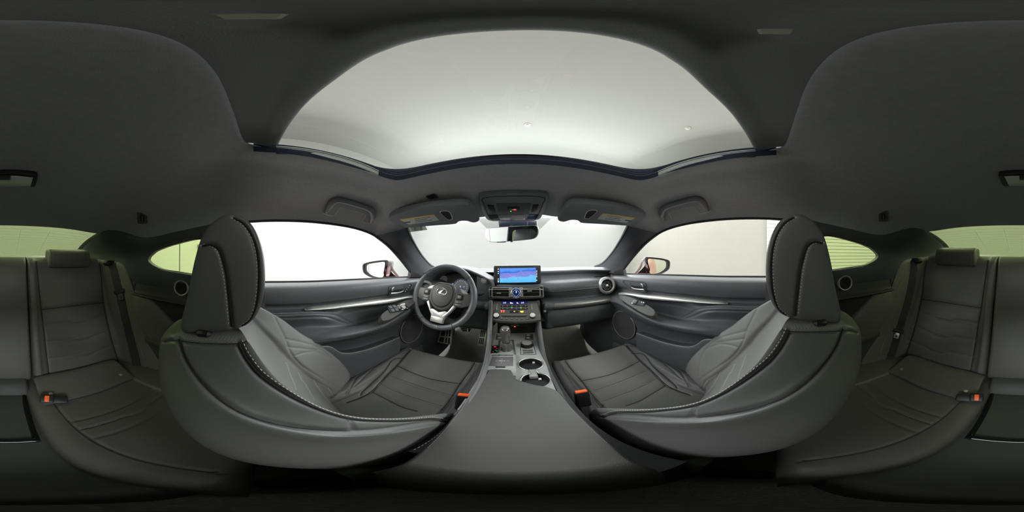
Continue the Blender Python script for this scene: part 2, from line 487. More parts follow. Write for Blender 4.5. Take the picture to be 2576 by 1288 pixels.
for f, g in fs:
    r = []
    for i in range(len(E)):
        e = np.array([E[i][0], E[i][1], ez(i)]); o = O[i].copy()
        if f == -1:
            q = e + (0, 0, .014 if i < 9 else .026); q[0] = E[i][0] * 1.05; q[1] += .016 * (1 if i < 9 else -1)
        elif f == -.5: q = e + (E[i][0] * .014, .004 * (1 if i < 5 else 0), .006 if i < 9 else .010)
        else: q = e + (o - e) * f; q[2] = e[2] + (o[2] - e[2]) * g
        if f >= .22 and i >= 9: q[2] += .010 * math.sin(PI * min(1, f))
        r.append(q)
    r = np.array(r)
    m = r[1:-1][::-1] * (-1, 1, 1)
    rows.append(np.vstack([r, m]))
HL = Surf(loft(rows, 190, 60, closed_u=True), (0, 0, .6), cu=True)
HL.N = -HL.N if HL.N[40, 0][2] > 0 else HL.N
# pressed hollows of the headliner: shoulders beside the overhead console, grab handle beds
def bulge(surf, c, w, h, dirv=(0, 0, 1)):
    d = ((surf.G - np.asarray(c)) / np.asarray(w)); q = np.exp(-(d ** 2).sum(2))
    surf.G = surf.G + np.asarray(dirv) * (h * q)[..., None]
bulge(HL, (.15, .56, .19), (.035, .14, .1), -.010)
bulge(HL, (-.15, .56, .19), (.035, .14, .1), -.010)
for s in (-1, 1):
    bulge(HL, (s * .49, .30, .17), (.045, .12, .1), .014)
    bulge(HL, (s * .36, .13, .21), (.028, .30, .1), .006)
bulge(HL, (0, .40, .21), (.28, .03, .1), .004)
o = HL.build('ceiling', HEAD); struct(o, 'dark grey fabric headliner around the sunroof')

# pillars ----------------------------------------------------------
def mirror_pair(fn):
    global SIDE
    for s in (1, -1):
        SIDE = s; fn('left' if s > 0 else 'right')
    SIDE = 1
def pillar(sd):
    a = spl(np.vstack([O[5] , WINTOP[5:], (-.664, .93, -.14)]), 24); b = spl(WSEDGE, 24)
    mid = (a + b) / 2; mid2 = a * .72 + b * .28; mid3 = a * .28 + b * .72
    off = np.array([.020, -.024, -.006])
    aa = a + (-.02, 0, .0); bb = b + (-.012, .03, 0.008)
    G = loft([aa, a, mid2 + off * .75, mid + off, mid3 + off * .75, b, bb], 40, 24)
    # columns run down the pillar; rows across
    struct(MB().grid(G).build('trim_%d' % (1 if SIDE > 0 else 2), PILLAR), 'grey fabric windscreen pillar trim on the %s' % sd)
    # black weather seal along the door opening
    w = spl(WINTOP, 60); struct(MB().tube(w + (-.004, 0, -.002), .0055, 8).build('trim_%d' % (3 if SIDE > 0 else 4), RUB), 'dark rubber seal around the %s door window' % sd)
    w2 = spl(WSEDGE, 40); struct(MB().tube(w2 + (0.0, .004, 0), .003, 6).build('trim_%d' % (5 if SIDE > 0 else 6), RUB), 'thin dark edge of the windscreen on the %s' % sd)
mirror_pair(pillar)

# glass --------------------------------------------------------------
def full(r):  # left half row (from x<0 to 0) mirrored to a full row
    r = np.asarray(r, float); return np.vstack([r, (r[:-1] * (-1, 1, 1))[::-1]])
hdr = full([(-.47, .545, .132), (-.40, .59, .146), (-.30, .63, .162), (-.15, .665, .178), (0, .67, .18)])
bas = full([(-.72, 1.36, -.13), (-.62, 1.42, -.125), (-.40, 1.50, -.12), (-.2, 1.53, -.118), (0, 1.54, -.118)])
mid = full([P(1050, 625, y=.86) + (-.01, 0, 0), (-.50, .93, .055), (-.33, 1.0, .06), (-.16, 1.03, .062), (0, 1.04, .062)])
struct(MB().grid(loft([hdr, mid, bas], 40, 20)).build('window_1', GL_CLEAR), 'clear windscreen')
bandm = mat('glass_black_band', (.03, .03, .03), .4)
rb = full([(-.455, -.665, .118), (-.36, -.69, .128), (-.28, -.70, .134), (-.14, -.715, .138), (0, -.72, .14)])
rl = full([(-.60, -1.25, .002), (-.48, -1.32, .004), (-.36, -1.36, .004), (-.18, -1.39, .004), (0, -1.40, .004)])
RG = lin([rb, rl], 40, 20)
struct(MB().grid(RG).build('window_2', GL_REAR), 'green tinted rear window with fine heater lines')
mb = MB()
for k in range(15):
    f = .06 + k * .061; r = spl(rb * (1 - f) + rl * f, 30)
    mb.tube(r * (.90, 1, 1) + (0, 0, -.002), .0003, 4)
for x in (-.3, -.12, .12, .3):
    mb.tube(np.array([(x * .8, -.76, .128), (x * .95, -1.2, .04)]) + (0, 0, -.003), .0005, 4)
hg = struct(mb.build('trim_7', mat('heater_line', (.45, .5, .28), .6)), 'fine heater lines across the rear window')
def side_glass(sd):
    top = spl(WINTOP, 40) + (-.012, 0, 0); bot = np.stack([np.full(40, -.685), np.linspace(-.14, .92, 40), np.linspace(-.098, -.145, 40)], 1)
    struct(MB().grid(lin([top, (top + bot) / 2 + (-.012, 0, 0), bot], 40, 8)).build('window_%d' % (3 if SIDE > 0 else 4), GL_SIDE), 'clear %s door window' % sd)
mirror_pair(side_glass)

# quarter window surround and rear pillar ----------------------------
QI = A((-.570, -.216, .071), (-.575, -.324, .055), (-.579, -.385, .041), (-.583, -.438, .022), (-.586, -.470, -.012), (-.59, -.408, -.046), (-.59, -.324, -.056), (-.59, -.20, -.063), (-.585, -.15, -.03), (-.575, -.16, .05))
QO = A((-.55, -.19, .115), (-.55, -.30, .102), (-.54, -.45, .088), (-.455, -.66, .118), (-.58, -1.16, .022), (-.60, -.85, -.115), (-.60, -.52, -.13), (-.60, -.28, -.13), (-.60, -.10, -.12), (-.552, -.09, .122))
def quarter(sd):
    c = QI.mean(0)
    q0 = QI + (-.03, 0, 0); q1 = QI.copy(); q2 = c + (QI - c) * 1.10 + (.014, 0, 0)
    q3 = QI * .45 + QO * .55 + (.010, 0, 0.0); 
    up = np.array([1, 1, 1, .3, 0, 0, 0, 0, 0, 1.0])[:, None]
    QX = QO + up * np.array([-.012, -.004, .030]) + (1 - up) * np.array([-.02, 0, 0])
    G = loft([q0, q1, q2, q3, QO, QX], 90, 36, closed_u=True)
    struct(MB().grid(G, cu=True).build('trim_%d' % (8 if SIDE > 0 else 9), DARK), 'dark moulded panel around the %s rear quarter window' % sd)
    struct(MB().tube(spl(QI, 80, True) + (.001, 0, 0), .003, 6, closed=True).build('trim_%d' % (10 if SIDE > 0 else 11), RUB), 'black rubber edge of the %s quarter window' % sd)
    g = MB(); n = len(QI)
    r = spl(QI, 48, True) + (-.02, 0, 0); cc = r.mean(0)
    g.grid(np.array([r, r * .5 + cc * .5, r * .0005 + cc * .9995]), cu=True)
    struct(g.build('window_%d' % (5 if SIDE > 0 else 6), GL_REAR), 'green tinted %s rear quarter window' % sd)
    # filler from B pillar (behind the seat) to the door
    struct(MB().grid(lin([A((-.552, -.06, .126), (-.57, -.07, .0), (-.60, -.07, -.11)), A((-.545, -.13, .118), (-.575, -.15, .0), (-.595, -.16, -.12))], 8, 6)).build('trim_%d' % (12 if SIDE > 0 else 13), PILLAR), 'door pillar trim behind the %s front seat' % sd)
mirror_pair(quarter)

# ================================================================== painted body outside, floor pan
def body():
    global SIDE
    t = thing('sports_coupe', 'glossy red car bodywork around the cabin, seen in the door mirrors', 'car', (0, 0, -1.1))
    for s in (1, -1):
        SIDE = s
        ys = [-2.2, -1.5, -.8, -.2, .3, .75, 1.12]
        top = A(*[(-.70 - .05 * math.exp(-((y + 1.1) / .7) ** 2) + (.20 * ((y + 1.3) / .9) ** 2 if y < -1.3 else 0), y, -.155 + .065 * (0 if y > -.2 else min(1, (-.2 - y)))) for y in ys])
        a = top + (-.0, 0, 0); b = top + (-.14, 0, -.07); c = top + (-.20, 0, -.30); d = top + (-.16, 0, -.75); e = top + (.0, 0, -.88)
        MB().grid(loft([a + (0.02, 0, .0), a, b, c, d, e], 40, 30)).build('side_panel', RED, t)
        # roof rail skin over the headliner
        R = [A(*[(x, y, z) for y, z in ((-.9, .15), (-.7, .18), (-.3, .27), (.1, .295), (.4, .28), (.62, .21))]) for x, z in ((-.33, 0),)]
        sy = A((-.36, -.62, .205), (-.375, -.4, .245), (-.378, -.05, .285), (-.378, .2, .285), (-.375, .42, .265), (-.36, .68, .185))
        ou = A((-.50, -.60, .135), (-.56, -.4, .125), (-.57, -.05, .150), (-.58, .2, .155), (-.60, .48, .130), (-.48, .60, .145))
        MB().grid(loft([sy, sy * .5 + ou * .5 + (0, 0, .03), ou], 30, 12)).build('roof_rail', RED, t)
    SIDE = 1
    ry = lambda x: .0
    for nm, ya, yb in (('roof_panel', -.9, -.05),):
        MB().grid(loft([full([(-.34, y, z - .01), (-.17, y, z), (0, y, z + .004)]) for y, z in ((-.715, .18), (-.55, .225), (-.3, .272), (-.05, .295))], 20, 14)).build(nm, RED, t)
    MB().grid(loft([full([(-.34, y, z - .012), (-.17, y, z), (0, y, z + .004)]) for y, z in ((.37, .262), (.5, .242), (.70, .195))], 20, 8)).build('roof_panel', RED, t)
    MB().grid(loft([full([(-.72, y, z - .04), (-.4, y, z), (0, y, z + .01)]) for y, z in ((1.56, -.19), (2.0, -.24), (2.5, -.40))], 24, 10)).build('hood', RED, t)
    MB().grid(loft([full([(-.60, y, z - .02), (-.3, y, z), (0, y, z)]) for y, z in ((-1.42, -.0), (-1.7, -.02), (-1.95, -.05), (-2.0, -.4))], 24, 10)).build('boot_lid', RED, t)
    MB().box((0, .1, -1.0), (1.62, 3.9, .02)).build('underbody', BLACK, t)
    MB().box((0, 1.62, -.65), (1.5, .02, .9)).build('bulkhead', BLACK, t)
    MB().box((0, -1.5, -.5), (1.5, .02, .98)).build('bulkhead', BLACK, t)
body()
# ================================================================== floor, tunnel and footwells
def floors():
    global SIDE
    mb = MB()
    xs = [-.74, -.6, -.4, -.22, -.12, -.115, 0]
    def row(y, z, kick=0): return full([(-.74, y, z + .10 + kick), (-.70, y, z + .02 + kick), (-.55, y, z), (-.30, y, z), (-.16, y, z), (-.12, y, z + .05), (-.11, y, z + .16)] + [(0, y, z + .17)])
    G = loft([row(-1.45, -.70), row(-.75, -.72), row(-.3, -.90), (row(.4, -.93)), row(1.05, -.94), row(1.32, -.88), row(1.52, -.66), row(1.58, -.40)], 120, 70)
    struct(mb.grid(G).build('floor', CARPET), 'dark carpet on the cabin floor')
    for s in (1, -1):
        SIDE = s; sd = 'driver' if s > 0 else 'passenger'
        m = MB(); 
        m.prism(rrect(.40, .62, .05, 5, -.37, .92), frame((0, 0, -.935), (1, 0, 0), (0, 1, 0)), 0, .014, .004)
        tag(m.build('floor_mat', CARPET), 'dark carpet floor mat in the %s footwell' % sd, 'floor mat', 'floor mats')
        # side kick panel and sill inside the footwell
        r = [A((-.70, .70, -.52), (-.68, 1.0, -.50), (-.65, 1.28, -.45), (-.62, 1.45, -.40)), A((-.69, .70, -.70), (-.67, 1.0, -.70), (-.63, 1.28, -.65), (-.60, 1.45, -.6)), A((-.66, .70, -.90), (-.64, 1.0, -.92), (-.60, 1.28, -.88), (-.58, 1.45, -.8))]
        struct(MB().grid(loft(r, 20, 14)).build('trim_%d' % (14 if s > 0 else 15), DARK), 'dark kick panel in the %s footwell' % sd)
        r = [A((-.76, -.25, -.70), (-.76, .3, -.705), (-.75, 1.0, -.71)), A((-.71, -.25, -.695), (-.71, .3, -.70), (-.70, 1.0, -.705)), A((-.655, -.25, -.72), (-.655, .3, -.725), (-.66, 1.0, -.73)), A((-.645, -.25, -.90), (-.645, .3, -.93), (-.65, 1.0, -.93))]
        struct(MB().grid(loft(r, 30, 16)).build('trim_%d' % (16 if s > 0 else 17), SOFT), 'door sill trim beside the %s seat' % sd)
        # scuff plate
        tag(MB().box((-.695, .50, -.696), (.045, .30, .006), bev=.002).build('scuff_plate', SATIN), 'thin bright scuff plate on the %s door sill' % sd, 'scuff plate', 'scuff plates on the sills')
    SIDE = 1
floors()

# ================================================================== doors
DX = [640, 720, 780, 840, 900, 960, 1010, 1048]      # photo columns where the left door's lines were read
def drow(pys, x):
    xs = x if hasattr(x, '__len__') else [x] * len(DX)
    q = [P(a, b, x=xx) for a, b, xx in zip(DX, pys, xs)]
    return np.array(q + [q[-1] + (0, .09, -.006)])
DR = [
    drow([707, 706.5, 705.5, 703.5, 701, 698.5, 696, 694], -.700),
    drow([710.5, 710, 709, 706.5, 703.5, 700.5, 698, 696.5], -.690),
    drow([714, 713.5, 712.5, 710, 707, 703.5, 700.5, 698.5], -.672),
    drow([726, 726, 725, 722, 718, 713, 708.5, 705], -.640),
    drow([745, 745, 743, 739, 733, 726, 720, 714], -.632),
    drow([764, 764, 761, 755, 748, 740, 733, 727], -.640),
    drow([769, 769, 766, 760, 753, 745, 738, 732], -.660),
    drow([777, 777, 775, 770, 762, 753, 745, 738], -.662),
    drow([783, 783, 781, 780, 772, 762, 752, 744], [-.648, -.645, -.640, -.650, -.664, -.664, -.650, -.640]),
    drow([789, 789, 786, 788, 783, 772, 760, 750], [-.614, -.612, -.608, -.632, -.685, -.695, -.650, -.620]),
    drow([803, 803, 800, 803, 800, 784, 768, 756], [-.618, -.616, -.612, -.626, -.70, -.705, -.640, -.600]),
    drow([826, 826, 820, 820, 815, 797, 776, 760], [-.640, -.638, -.632, -.634, -.685, -.695, -.615, -.590]),
    drow([846, 845, 838, 830, 821, 806, 782, 764], [-.625, -.618, -.606, -.602, -.606, -.612, -.588, -.582]),
    drow([862, 861, 852, 843, 832, 815, 789, 768], [-.622, -.612, -.590, -.564, -.562, -.568, -.572, -.575]),
    drow([880, 876, 863, 853, 841, 824, 797, 773], [-.618, -.606, -.584, -.558, -.552, -.556, -.564, -.572]),
    drow([888, 882, 869, 858, 846, 829, 803, 778], [-.624, -.614, -.594, -.574, -.570, -.574, -.582, -.590]),
    drow([893, 886, 874, 863, 851, 835, 812, 790], [-.620, -.618, -.616, -.616, -.616, -.618, -.620, -.622]),
    drow([902, 896, 884, 877, 866, 850, 832, 812], -.640),
    drow([925, 918, 905, 897, 882, 866, 850, 832], -.640),
    drow([972, 966, 950, 934, 914, 893, 872, 858], -.636),
    drow([1020, 1010, 990, 965, 938, 912, 890, 872], -.640),
]
DSURF = Surf(loft(DR, 200, 230), (-1.2, .4, -.4))
def doorpts(px, n=60, off=0.0): return DSURF.px(px, n, off)
for ln, w, d in (([(640, 792.5), (720, 792), (780, 789.5), (838, 791), (870, 806), (893, 817)], .0045, .0045),
                 ([(640, 801.5), (720, 801), (780, 798.5), (826, 799), (862, 812), (888, 818)], .0045, .0045),
                 ([(862, 790), (900, 782), (960, 772), (993, 765)], .003, .002),
                 ([(903, 816), (925, 818), (946, 822), (950, 828)], .003, .003)):
    DSURF.press(doorpts(ln), w, d)
DLINES = dict(
    roll=doorpts([(640, 790), (720, 789.5), (780, 787), (832, 788), (866, 803), (889, 816)], 80, .0006),
    roll2=doorpts([(640, 804), (720, 803), (780, 801), (822, 802), (858, 812), (884, 818)], 80, .0006),
    low=doorpts([(700, 870), (784, 861), (888, 848), (935, 832)], 80, .0006),
    pocket1=doorpts([(860, 789), (900, 781), (960, 771), (994, 764)], 60, .0006),
    pocket2=doorpts([(863, 793), (900, 785), (960, 776), (990, 770)], 60, .0006),
    belt=doorpts([(640, 710), (720, 709.5), (780, 708.5), (840, 706), (900, 703), (960, 700), (1010, 697.5), (1046, 696)], 80, .001),
)
def door(sd):
    lab = ('driver side front door with dark leather armrest, four memory buttons and window switches' if SIDE > 0 else
           'passenger side front door with dark leather armrest and a single window switch')
    t = thing('car_door', lab, 'car door', (-.66, .4, -.5), 'front doors')
    DSURF.build('door_panel', SOFT, t, [DARK], [1 if j / 229 * (len(DR) - 1) > 15.6 else 0 for j in range(229) for i in range(199)])
    MB().tube(DLINES['belt'], .0045, 8).build('window_seal', RUB, t)
    for k in ('roll', 'roll2', 'low', 'pocket1', 'pocket2'): stitches(DLINES[k], .003, .002, .0004).build('stitching', THREADM, t)
    # long satin trim strip
    up = A(*[P(a, b, x=-.636) for a, b in ((768, 780), (786, 774), (900, 760.5), (1012, 747), (1036, 744), (1046, 744))])
    dn = A(*[P(a, b, x=-.626) for a, b in ((768, 780.5), (786, 780.5), (900, 771), (985, 761), (1020, 752), (1046, 749.5))])
    u, d = spl(up, 60), spl(dn, 60); md = (u + d) / 2 + (.006, 0, .001)
    MB().grid(loft([u + (-.02, 0, 0), u, md, d, d + (-.02, 0, 0)], 60, 12)).build('trim_strip', SATIN, t)
    # switch panel plate on the front end of the armrest
    pan = [(1046, 751), (1020, 757), (996, 768), (975, 780), (961, 790), (958, 798), (962, 807), (975, 806), (990, 799), (1010, 786), (1030, 772), (1046, 758)]
    c3 = A(*[P(a, b, pl=(.62, 0, .78, -.62 * .585 - .78 * .235)) for a, b in pan])
    cen = c3.mean(0); c3 = spl(c3, 80, True)
    def tilt(q, k, dx): return (q - cen) * k + cen + np.array([.62, 0, .78]) * dx
    MB().grid(np.array([tilt(c3, 1.0, -.03), tilt(c3, 1.0, .0), tilt(c3, .985, .002), tilt(c3, .5, .002), tilt(c3, .02, .002)]).transpose(0, 1, 2), cu=True).build('switch_panel', mat('switch_panel_grey', (.075, .074, .07), .6, bump=.1, bscale=200, kind='brush', spec=.25), t)
    fr = frame(P(1001, 775, pl=(.62, 0, .78, -.62 * .585 - .78 * .235 + .003)), (.10, .98, -.07), (-.78, .05, .60))
    if SIDE < 0: fr = frame(P(2576 - 1590 + 12, 772, pl=(.62, 0, .78, -.62 * .585 - .78 * .235 + .003)), (.10, .98, -.07), (-.78, .05, .60))
    if fr[3] @ np.array([.62, 0, .78]) < 0: fr = (fr[0], -fr[1], fr[2], -fr[3])
    sw = MB().prism(rrect(.125 if SIDE > 0 else .085, .042 if SIDE > 0 else .03, .006), fr, -.004, .003, .001).build('window_switch', GLOSS, t)
    mb = MB()
    if SIDE > 0:
        for dx, dy in ((-.045, .011), (-.045, -.011), (-.02, .011), (-.02, -.011)):
            mb.prism(rrect(.020, .018, .003, 3, dx, dy), fr, .002, .0075, .002)
        b = mb.build('switch_button', DARK, sw)
        MB().lathe([(.015, .002), (.015, .006), (.011, .008), (.010, .006), (.001, .006)], (fpt(fr, .035, 0), fr[1], fr[2], fr[3]), 24).build('mirror_knob', SATING, sw)
        for dx, dy in ((.052, .015), (.052, -.015), (.008, .012), (.008, -.005)): MB().prism(rrect(.005, .004, .001, 2, dx, dy), fr, .0025, .004).build('switch_marking', INKW, sw)
    else:
        mb.prism(rrect(.026, .024, .003, 3, .024, 0), fr, .002, .008, .002); mb.build('switch_button', DARK, sw)
        for dx in (-.03, -.018): MB().prism(rrect(.005, .006, .001, 2, dx, .004), fr, .0025, .004).build('switch_marking', INKW, sw)
    # inner handle
    def hp(a, b, x=-.632): return P(a, b, x=x)
    fh = frame(hp(1002, 727, -.634), hp(1030, 722, -.634) - hp(980, 732, -.634), (0, 0, 1))
    if fh[3][0] < 0: fh = (fh[0], -fh[1], fh[2], -fh[3])
    def q(a, b):
        v = P(a, b, x=-.634) - fh[0]; return (v @ fh[1], v @ fh[2])
    bez = [q(*k) for k in ((979, 721), (1000, 716.5), (1028, 712.5), (1034, 715), (1032, 722), (1023, 736), (1010, 740), (976, 744), (975, 740))]
    if SIDE < 0: bez = [q(*k) for k in ((979, 721), (1000, 716.5), (1028, 712.5), (1034, 715), (1030, 722), (1020, 734), (1008, 738), (976, 744), (975, 740))]
    bz = np.array(bez)
    MB().tube(np.array([fpt(fh, a, b, .004) for a, b in spl(bz, 60, True)]), .0018, 6, closed=True).build('handle_bezel', BLACK, t)
    cup = np.array([q(*k) for k in ((982, 725), (1000, 721.5), (1017, 719), (1013, 730), (1004, 738), (980, 740))])
    cs = spl(cup, 40, True); cc = cs.mean(0)
    G = np.array([[fpt(fh, a, b, .003) for a, b in cs], [fpt(fh, *(cc + (np.array(k) - cc) * .93), .0) for k in cs], [fpt(fh, *(cc + (np.array(k) - cc) * .5), -.0005) for k in cs], [fpt(fh, *cc, 0.0) for k in cs]])
    MB().grid(G, cu=True).build('handle_cup', BLACK, t)
    lev = np.array([fpt(fh, *q(*k), dd) for k, dd in (((981, 737.5), .008), ((992, 736), .016), ((1002, 734), .018), ((1011, 731.5), .010))])
    MB().tube(spl(lev, 20), np.linspace(.004, .0028, 20), 8).build('door_handle', SATIN, t)
    lk = np.array([fpt(fh, *q(*k), .008) for k in ((984, 731), (984.5, 725), (988, 723))])
    MB().tube(spl(lk, 12), .003, 8).build('lock_lever', SATIN, t)
    if SIDE > 0:
        mb = MB()
        for k in ((1018, 733), (1021.5, 728.5), (1025.5, 723.5), (1029, 718.5)):
            a, b = q(*k); mb.lathe([(.0035, .003), (.0035, .007), (.002, .008), (.0005, .008)], (fpt(fh, a, b), fh[1], fh[2], fh[3]), 12)
        mb.build('memory_button', WHITEP, t)
    # speaker grille with bright ring
    sp = P(1034, 826, x=-.63); fs_ = frame(sp, (0.10, 1, 0), (0, 0, 1))
    if fs_[3][0] < 0: fs_ = (fs_[0], -fs_[1], fs_[2], -fs_[3])
    spk = MB().lathe([(.103, -.02), (.103, .008), (.098, .014), (.09, .010), (.04, .014), (.001, .015)], fs_, 60).build('speaker_grille', mat('speaker_mesh', (.05, .05, .052), .8, bump=.6, bscale=1500), t)
    ring = np.array([fpt(fs_, .101 * math.cos(a), .101 * math.sin(a), .012) for a in np.linspace(0, 2 * PI, 80)[:-1]])
    MB().tube(ring, .0022, 8, closed=True).build('speaker_ring', SATING, spk)
    # map pocket with rolled rim
    rim = [(640, 884), (700, 880), (760, 875), (806, 873), (824, 872), (836, 875), (848, 883), (860, 888.5), (880, 889.5), (925, 880), (970, 864), (1006, 849)]
    R = spl(A(*[P(a, b, x=-.585) for a, b in rim]), 90)
    low = R.copy(); low[:, 2] = -.70; low[:, 0] = -.605; midr = R * .5 + low * .5; midr[:, 0] = -.588
    back = R + (-.055, 0, -.01)
    MB().grid(lin([back, R + (-.010, 0, .002), R, R + (.003, 0, -.008), midr, low], 90, 26)).build('map_pocket', DARK, t)
    MB().tube(R + (-.001, 0, .001), .0016, 8).build('pocket_rim_highlight', SATING, t)  # pale tube stands in for the highlight along the rolled rim
    # mirror sail corner
    sail = [(1031, 698), (1033, 685), (1036, 672), (1043, 677), (1052, 687), (1062, 698)]
    pts = A(*[P(a, b, x=-.662) for a, b in sail]); cn = pts.mean(0)
    MB().grid(np.array([pts + (-.02, 0, 0), pts, pts * .97 + cn * .03 + (.004, 0, 0), pts * .02 + cn * .98 + (.006, 0, 0)]), cu=True).build('mirror_corner_cover', BLACK, t)
mirror_pair(door)

# rear side panels -------------------------------------------------
def rear_side(sd):
    t = thing('rear_side_panel', 'dark trim panel with round tweeter and ledge beside the %s rear seat' % sd, 'side panel', (-.62, -.4, -.4), 'rear side panels')
    def r(z, xs, dz=0): return A(*[(x, y, z + dz * i) for i, (x, y) in enumerate(zip(xs, (.02, -.15, -.35, -.55, -.75, -.95)))])
    R = [r(-.11, [-.605] * 6), r(-.125, [-.598, -.598, -.598, -.598, -.60, -.61]), r(-.165, [-.59] * 5 + [-.60]), r(-.19, [-.575] * 5 + [-.58], .004), r(-.20, [-.585] * 6, .004), r(-.215, [-.60] * 6, .004),
         r(-.30, [-.615, -.615, -.612, -.61, -.61, -.61]), r(-.37, [-.60, -.60, -.595, -.60, -.605, -.605]), r(-.395, [-.565, -.565, -.572, -.595, -.60, -.60]), r(-.42, [-.56, -.56, -.568, -.595, -.60, -.60]), r(-.44, [-.59] * 6), r(-.62, [-.60] * 6)]
    sf = Surf(loft(R, 60, 90), (-1.2, -.4, -.4))
    sf.build('side_trim', mat('rear_trim', (.05, .05, .05), .5, bump=.2, bscale=500, kind='grain', spec=.35), t)
    mb = MB()
    for z, x in ((-.188, -.572), (-.397, -.560)):
        pts = sf.snap(np.stack([np.full(50, x + .004), np.linspace(-.60, .0, 50), np.full(50, z) + np.linspace(.012, 0, 50) * (z > -.3)], 1), .0008)
        stitches(pts, r=.0005).build('stitching', THREADD, t)
    c = P(457, 724, x=-.588); fs_ = frame(c, (0, 1, 0), (0, 0, 1))
    if fs_[3][0] < 0: fs_ = (fs_[0], -fs_[1], fs_[2], -fs_[3])
    s = MB().lathe([(.029, -.012), (.029, .002), (.024, .003), (.01, .001), (.001, .000)], fs_, 40).build('tweeter_grille', BLACK, t)
    G = MB().lathe([(.032, -.01), (.0325, .004), (.030, .009), (.0275, .008), (.0260, .002), (.0260, -.01)], fs_, 48, True); G.build('tweeter_ring', SATIN, s)
    # leather wing beside the rear seat
    top = A(*[P(u, v, x=-.590) for u, v in ((324, 728), (350, 735), (375, 752), (402, 782), (432, 815), (462, 838))])
    bot = A(*[P(u, v, x=-.580) for u, v in ((346, 800), (356, 830), (375, 850), (400, 862), (430, 872), (462, 880))])
    m = (top + bot) / 2 + (.014, 0, 0)
    MB().grid(loft([top + (-.03, 0, 0), top, m, bot, bot + (-.03, 0, 0)], 30, 24)).build('leather_wing', LEAR, t)
mirror_pair(rear_side)
# ================================================================== front seats
XC = -.37
LV = [  # F0 insert centre, F1 insert edge, V valley, F2 bolster crest, M side middle, F3 rear seam, F4 back corner, F5 back centre    (offset from the seat's centre, y, z)
 [(0, -.062, -.112), (.06, -.056, -.116), (.085, -.044, -.122), (.112, -.018, -.138), (.118, -.080, -.146), (.110, -.143, -.158), (.085, -.185, -.185), (0, -.20, -.18)],
 [(0, -.030, -.195), (.095, -.020, -.196), (.118, -.004, -.20), (.155, .035, -.210), (.156, -.035, -.210), (.140, -.104, -.212), (.115, -.165, -.275), (0, -.185, -.27)],
 [(0, .018, -.280), (.122, .030, -.280), (.140, .052, -.284), (.180, .100, -.292), (.186, .028, -.270), (.178, -.045, -.250), (.150, -.115, -.345), (0, -.145, -.345)],
 [(0, .065, -.365), (.130, .078, -.364), (.147, .105, -.362), (.192, .165, -.352), (.204, .088, -.322), (.200, .015, -.300), (.178, -.060, -.420), (0, -.095, -.42)],
 [(0, .115, -.450), (.134, .130, -.449), (.152, .165, -.444), (.204, .255, -.432), (.216, .175, -.390), (.215, .095, -.355), (.196, -.010, -.485), (0, -.045, -.50)],
 [(0, .172, -.545), (.135, .185, -.545), (.156, .225, -.540), (.212, .332, -.520), (.222, .262, -.480), (.221, .190, -.448), (.205, .050, -.550), (0, .005, -.575)],
 [(0, .215, -.640), (.135, .225, -.640), (.156, .258, -.635), (.214, .350, -.610), (.221, .335, -.600), (.219, .300, -.595), (.205, .110, -.630), (0, .060, -.66)],
 [(0, .210, -.700), (.135, .215, -.700), (.156, .235, -.70), (.200, .300, -.70), (.205, .28, -.70), (.200, .25, -.70), (.190, .13, -.70), (0, .08, -.72)],
]
WO = [(.012, .0), (.030, .035), (.028, .050), (.022, .048), (.014, .028), (.006, .0), (0, 0), (0, 0)]   # the door side bolster stands wider and further forward
def seat_loop(L, wo):
    a = [(XC + w, y, z) for w, y, z in L]
    b = [(XC - w - wo[0] * (1 if k >= 3 else .4), y + wo[1] * (1 if k in (3, 4) else .35 if k == 2 else 0), z) for k, (w, y, z) in enumerate(L)][1:-1][::-1]
    return np.array(a + b)
rows = [seat_loop(L, w) for L, w in zip(LV, WO)]
top = rows[0].copy(); c = np.array([XC, -.115, -.100])
r_a = (top - c) * .80 + c + (0, 0, .006); r_b = (top - c) * .45 + c + (0, 0, .004); r_c = (top - c) * .03 + c
bt = rows[-1]; cb = bt.mean(0); r_z = (bt - cb) * .05 + cb
rows = [r_c, r_b, r_a] + rows + [r_z]
NU, NV = 460, 400
nrow_, ncol_ = len(rows), len(rows[0])
BK = Surf(loft(rows, NU, NV, closed_u=True), (XC, 0.02, -.36), cu=True, cap=True)
# line A: stitched front edge of the side panel; line B: rear seam of the side panel
bkA = [(600, 862), (607, 878), (622, 905), (650, 940), (700, 977), (760, 1010), (830, 1038), (890, 1053), (980, 1058), (1050, 1057), (1095, 1055), (1128, 1062)]
bkB = [(448, 852), (460, 895), (482, 935), (516, 975), (560, 1011), (620, 1044), (700, 1068), (790, 1081), (890, 1085), (960, 1080), (1050, 1066), (1128, 1054)]
LA, LB = BK.px(bkA, 160), BK.px(bkB, 160)
LV2 = BK.px([(884, 1056), (886, 1068), (892, 1082)], 20)
def mir(p): q = p.copy(); q[:, 0] = 2 * XC - q[:, 0]; return q
ins = []   # seams on the front face, read in the photo on the far half and near half
S1 = BK.px([(672, 760), (690, 795), (706, 827), (719, 853), (732, 889), (757, 919), (798, 945), (850, 976)], 90)
S2 = BK.px([(700, 880), (721, 911), (752, 936), (791, 957), (828, 977), (860, 1000), (908, 1038)], 90)
wing = [BK.px(k, 60) for k in ([(719, 853), (768, 863), (798, 873), (832, 900)], [(724, 873), (762, 877), (798, 881)], [(739, 896), (768, 887), (798, 886), (829, 901), (843, 930), (848, 965)])]
chev = [BK.px(k, 40) for k in ([(721, 911), (730, 938), (741, 963), (747, 982)], [(752, 936), (758, 952), (769, 966), (794, 1008)], [(791, 957), (808, 985), (825, 1005), (847, 1026)], [(828, 977), (842, 997), (867, 1019), (890, 1037)])]
j3 = int(3 / (nrow_ - 1) * (NV - 1)); TOPE = BK.G[j3, int(3.0 / ncol_ * NU):int(5.6 / ncol_ * NU)].copy()
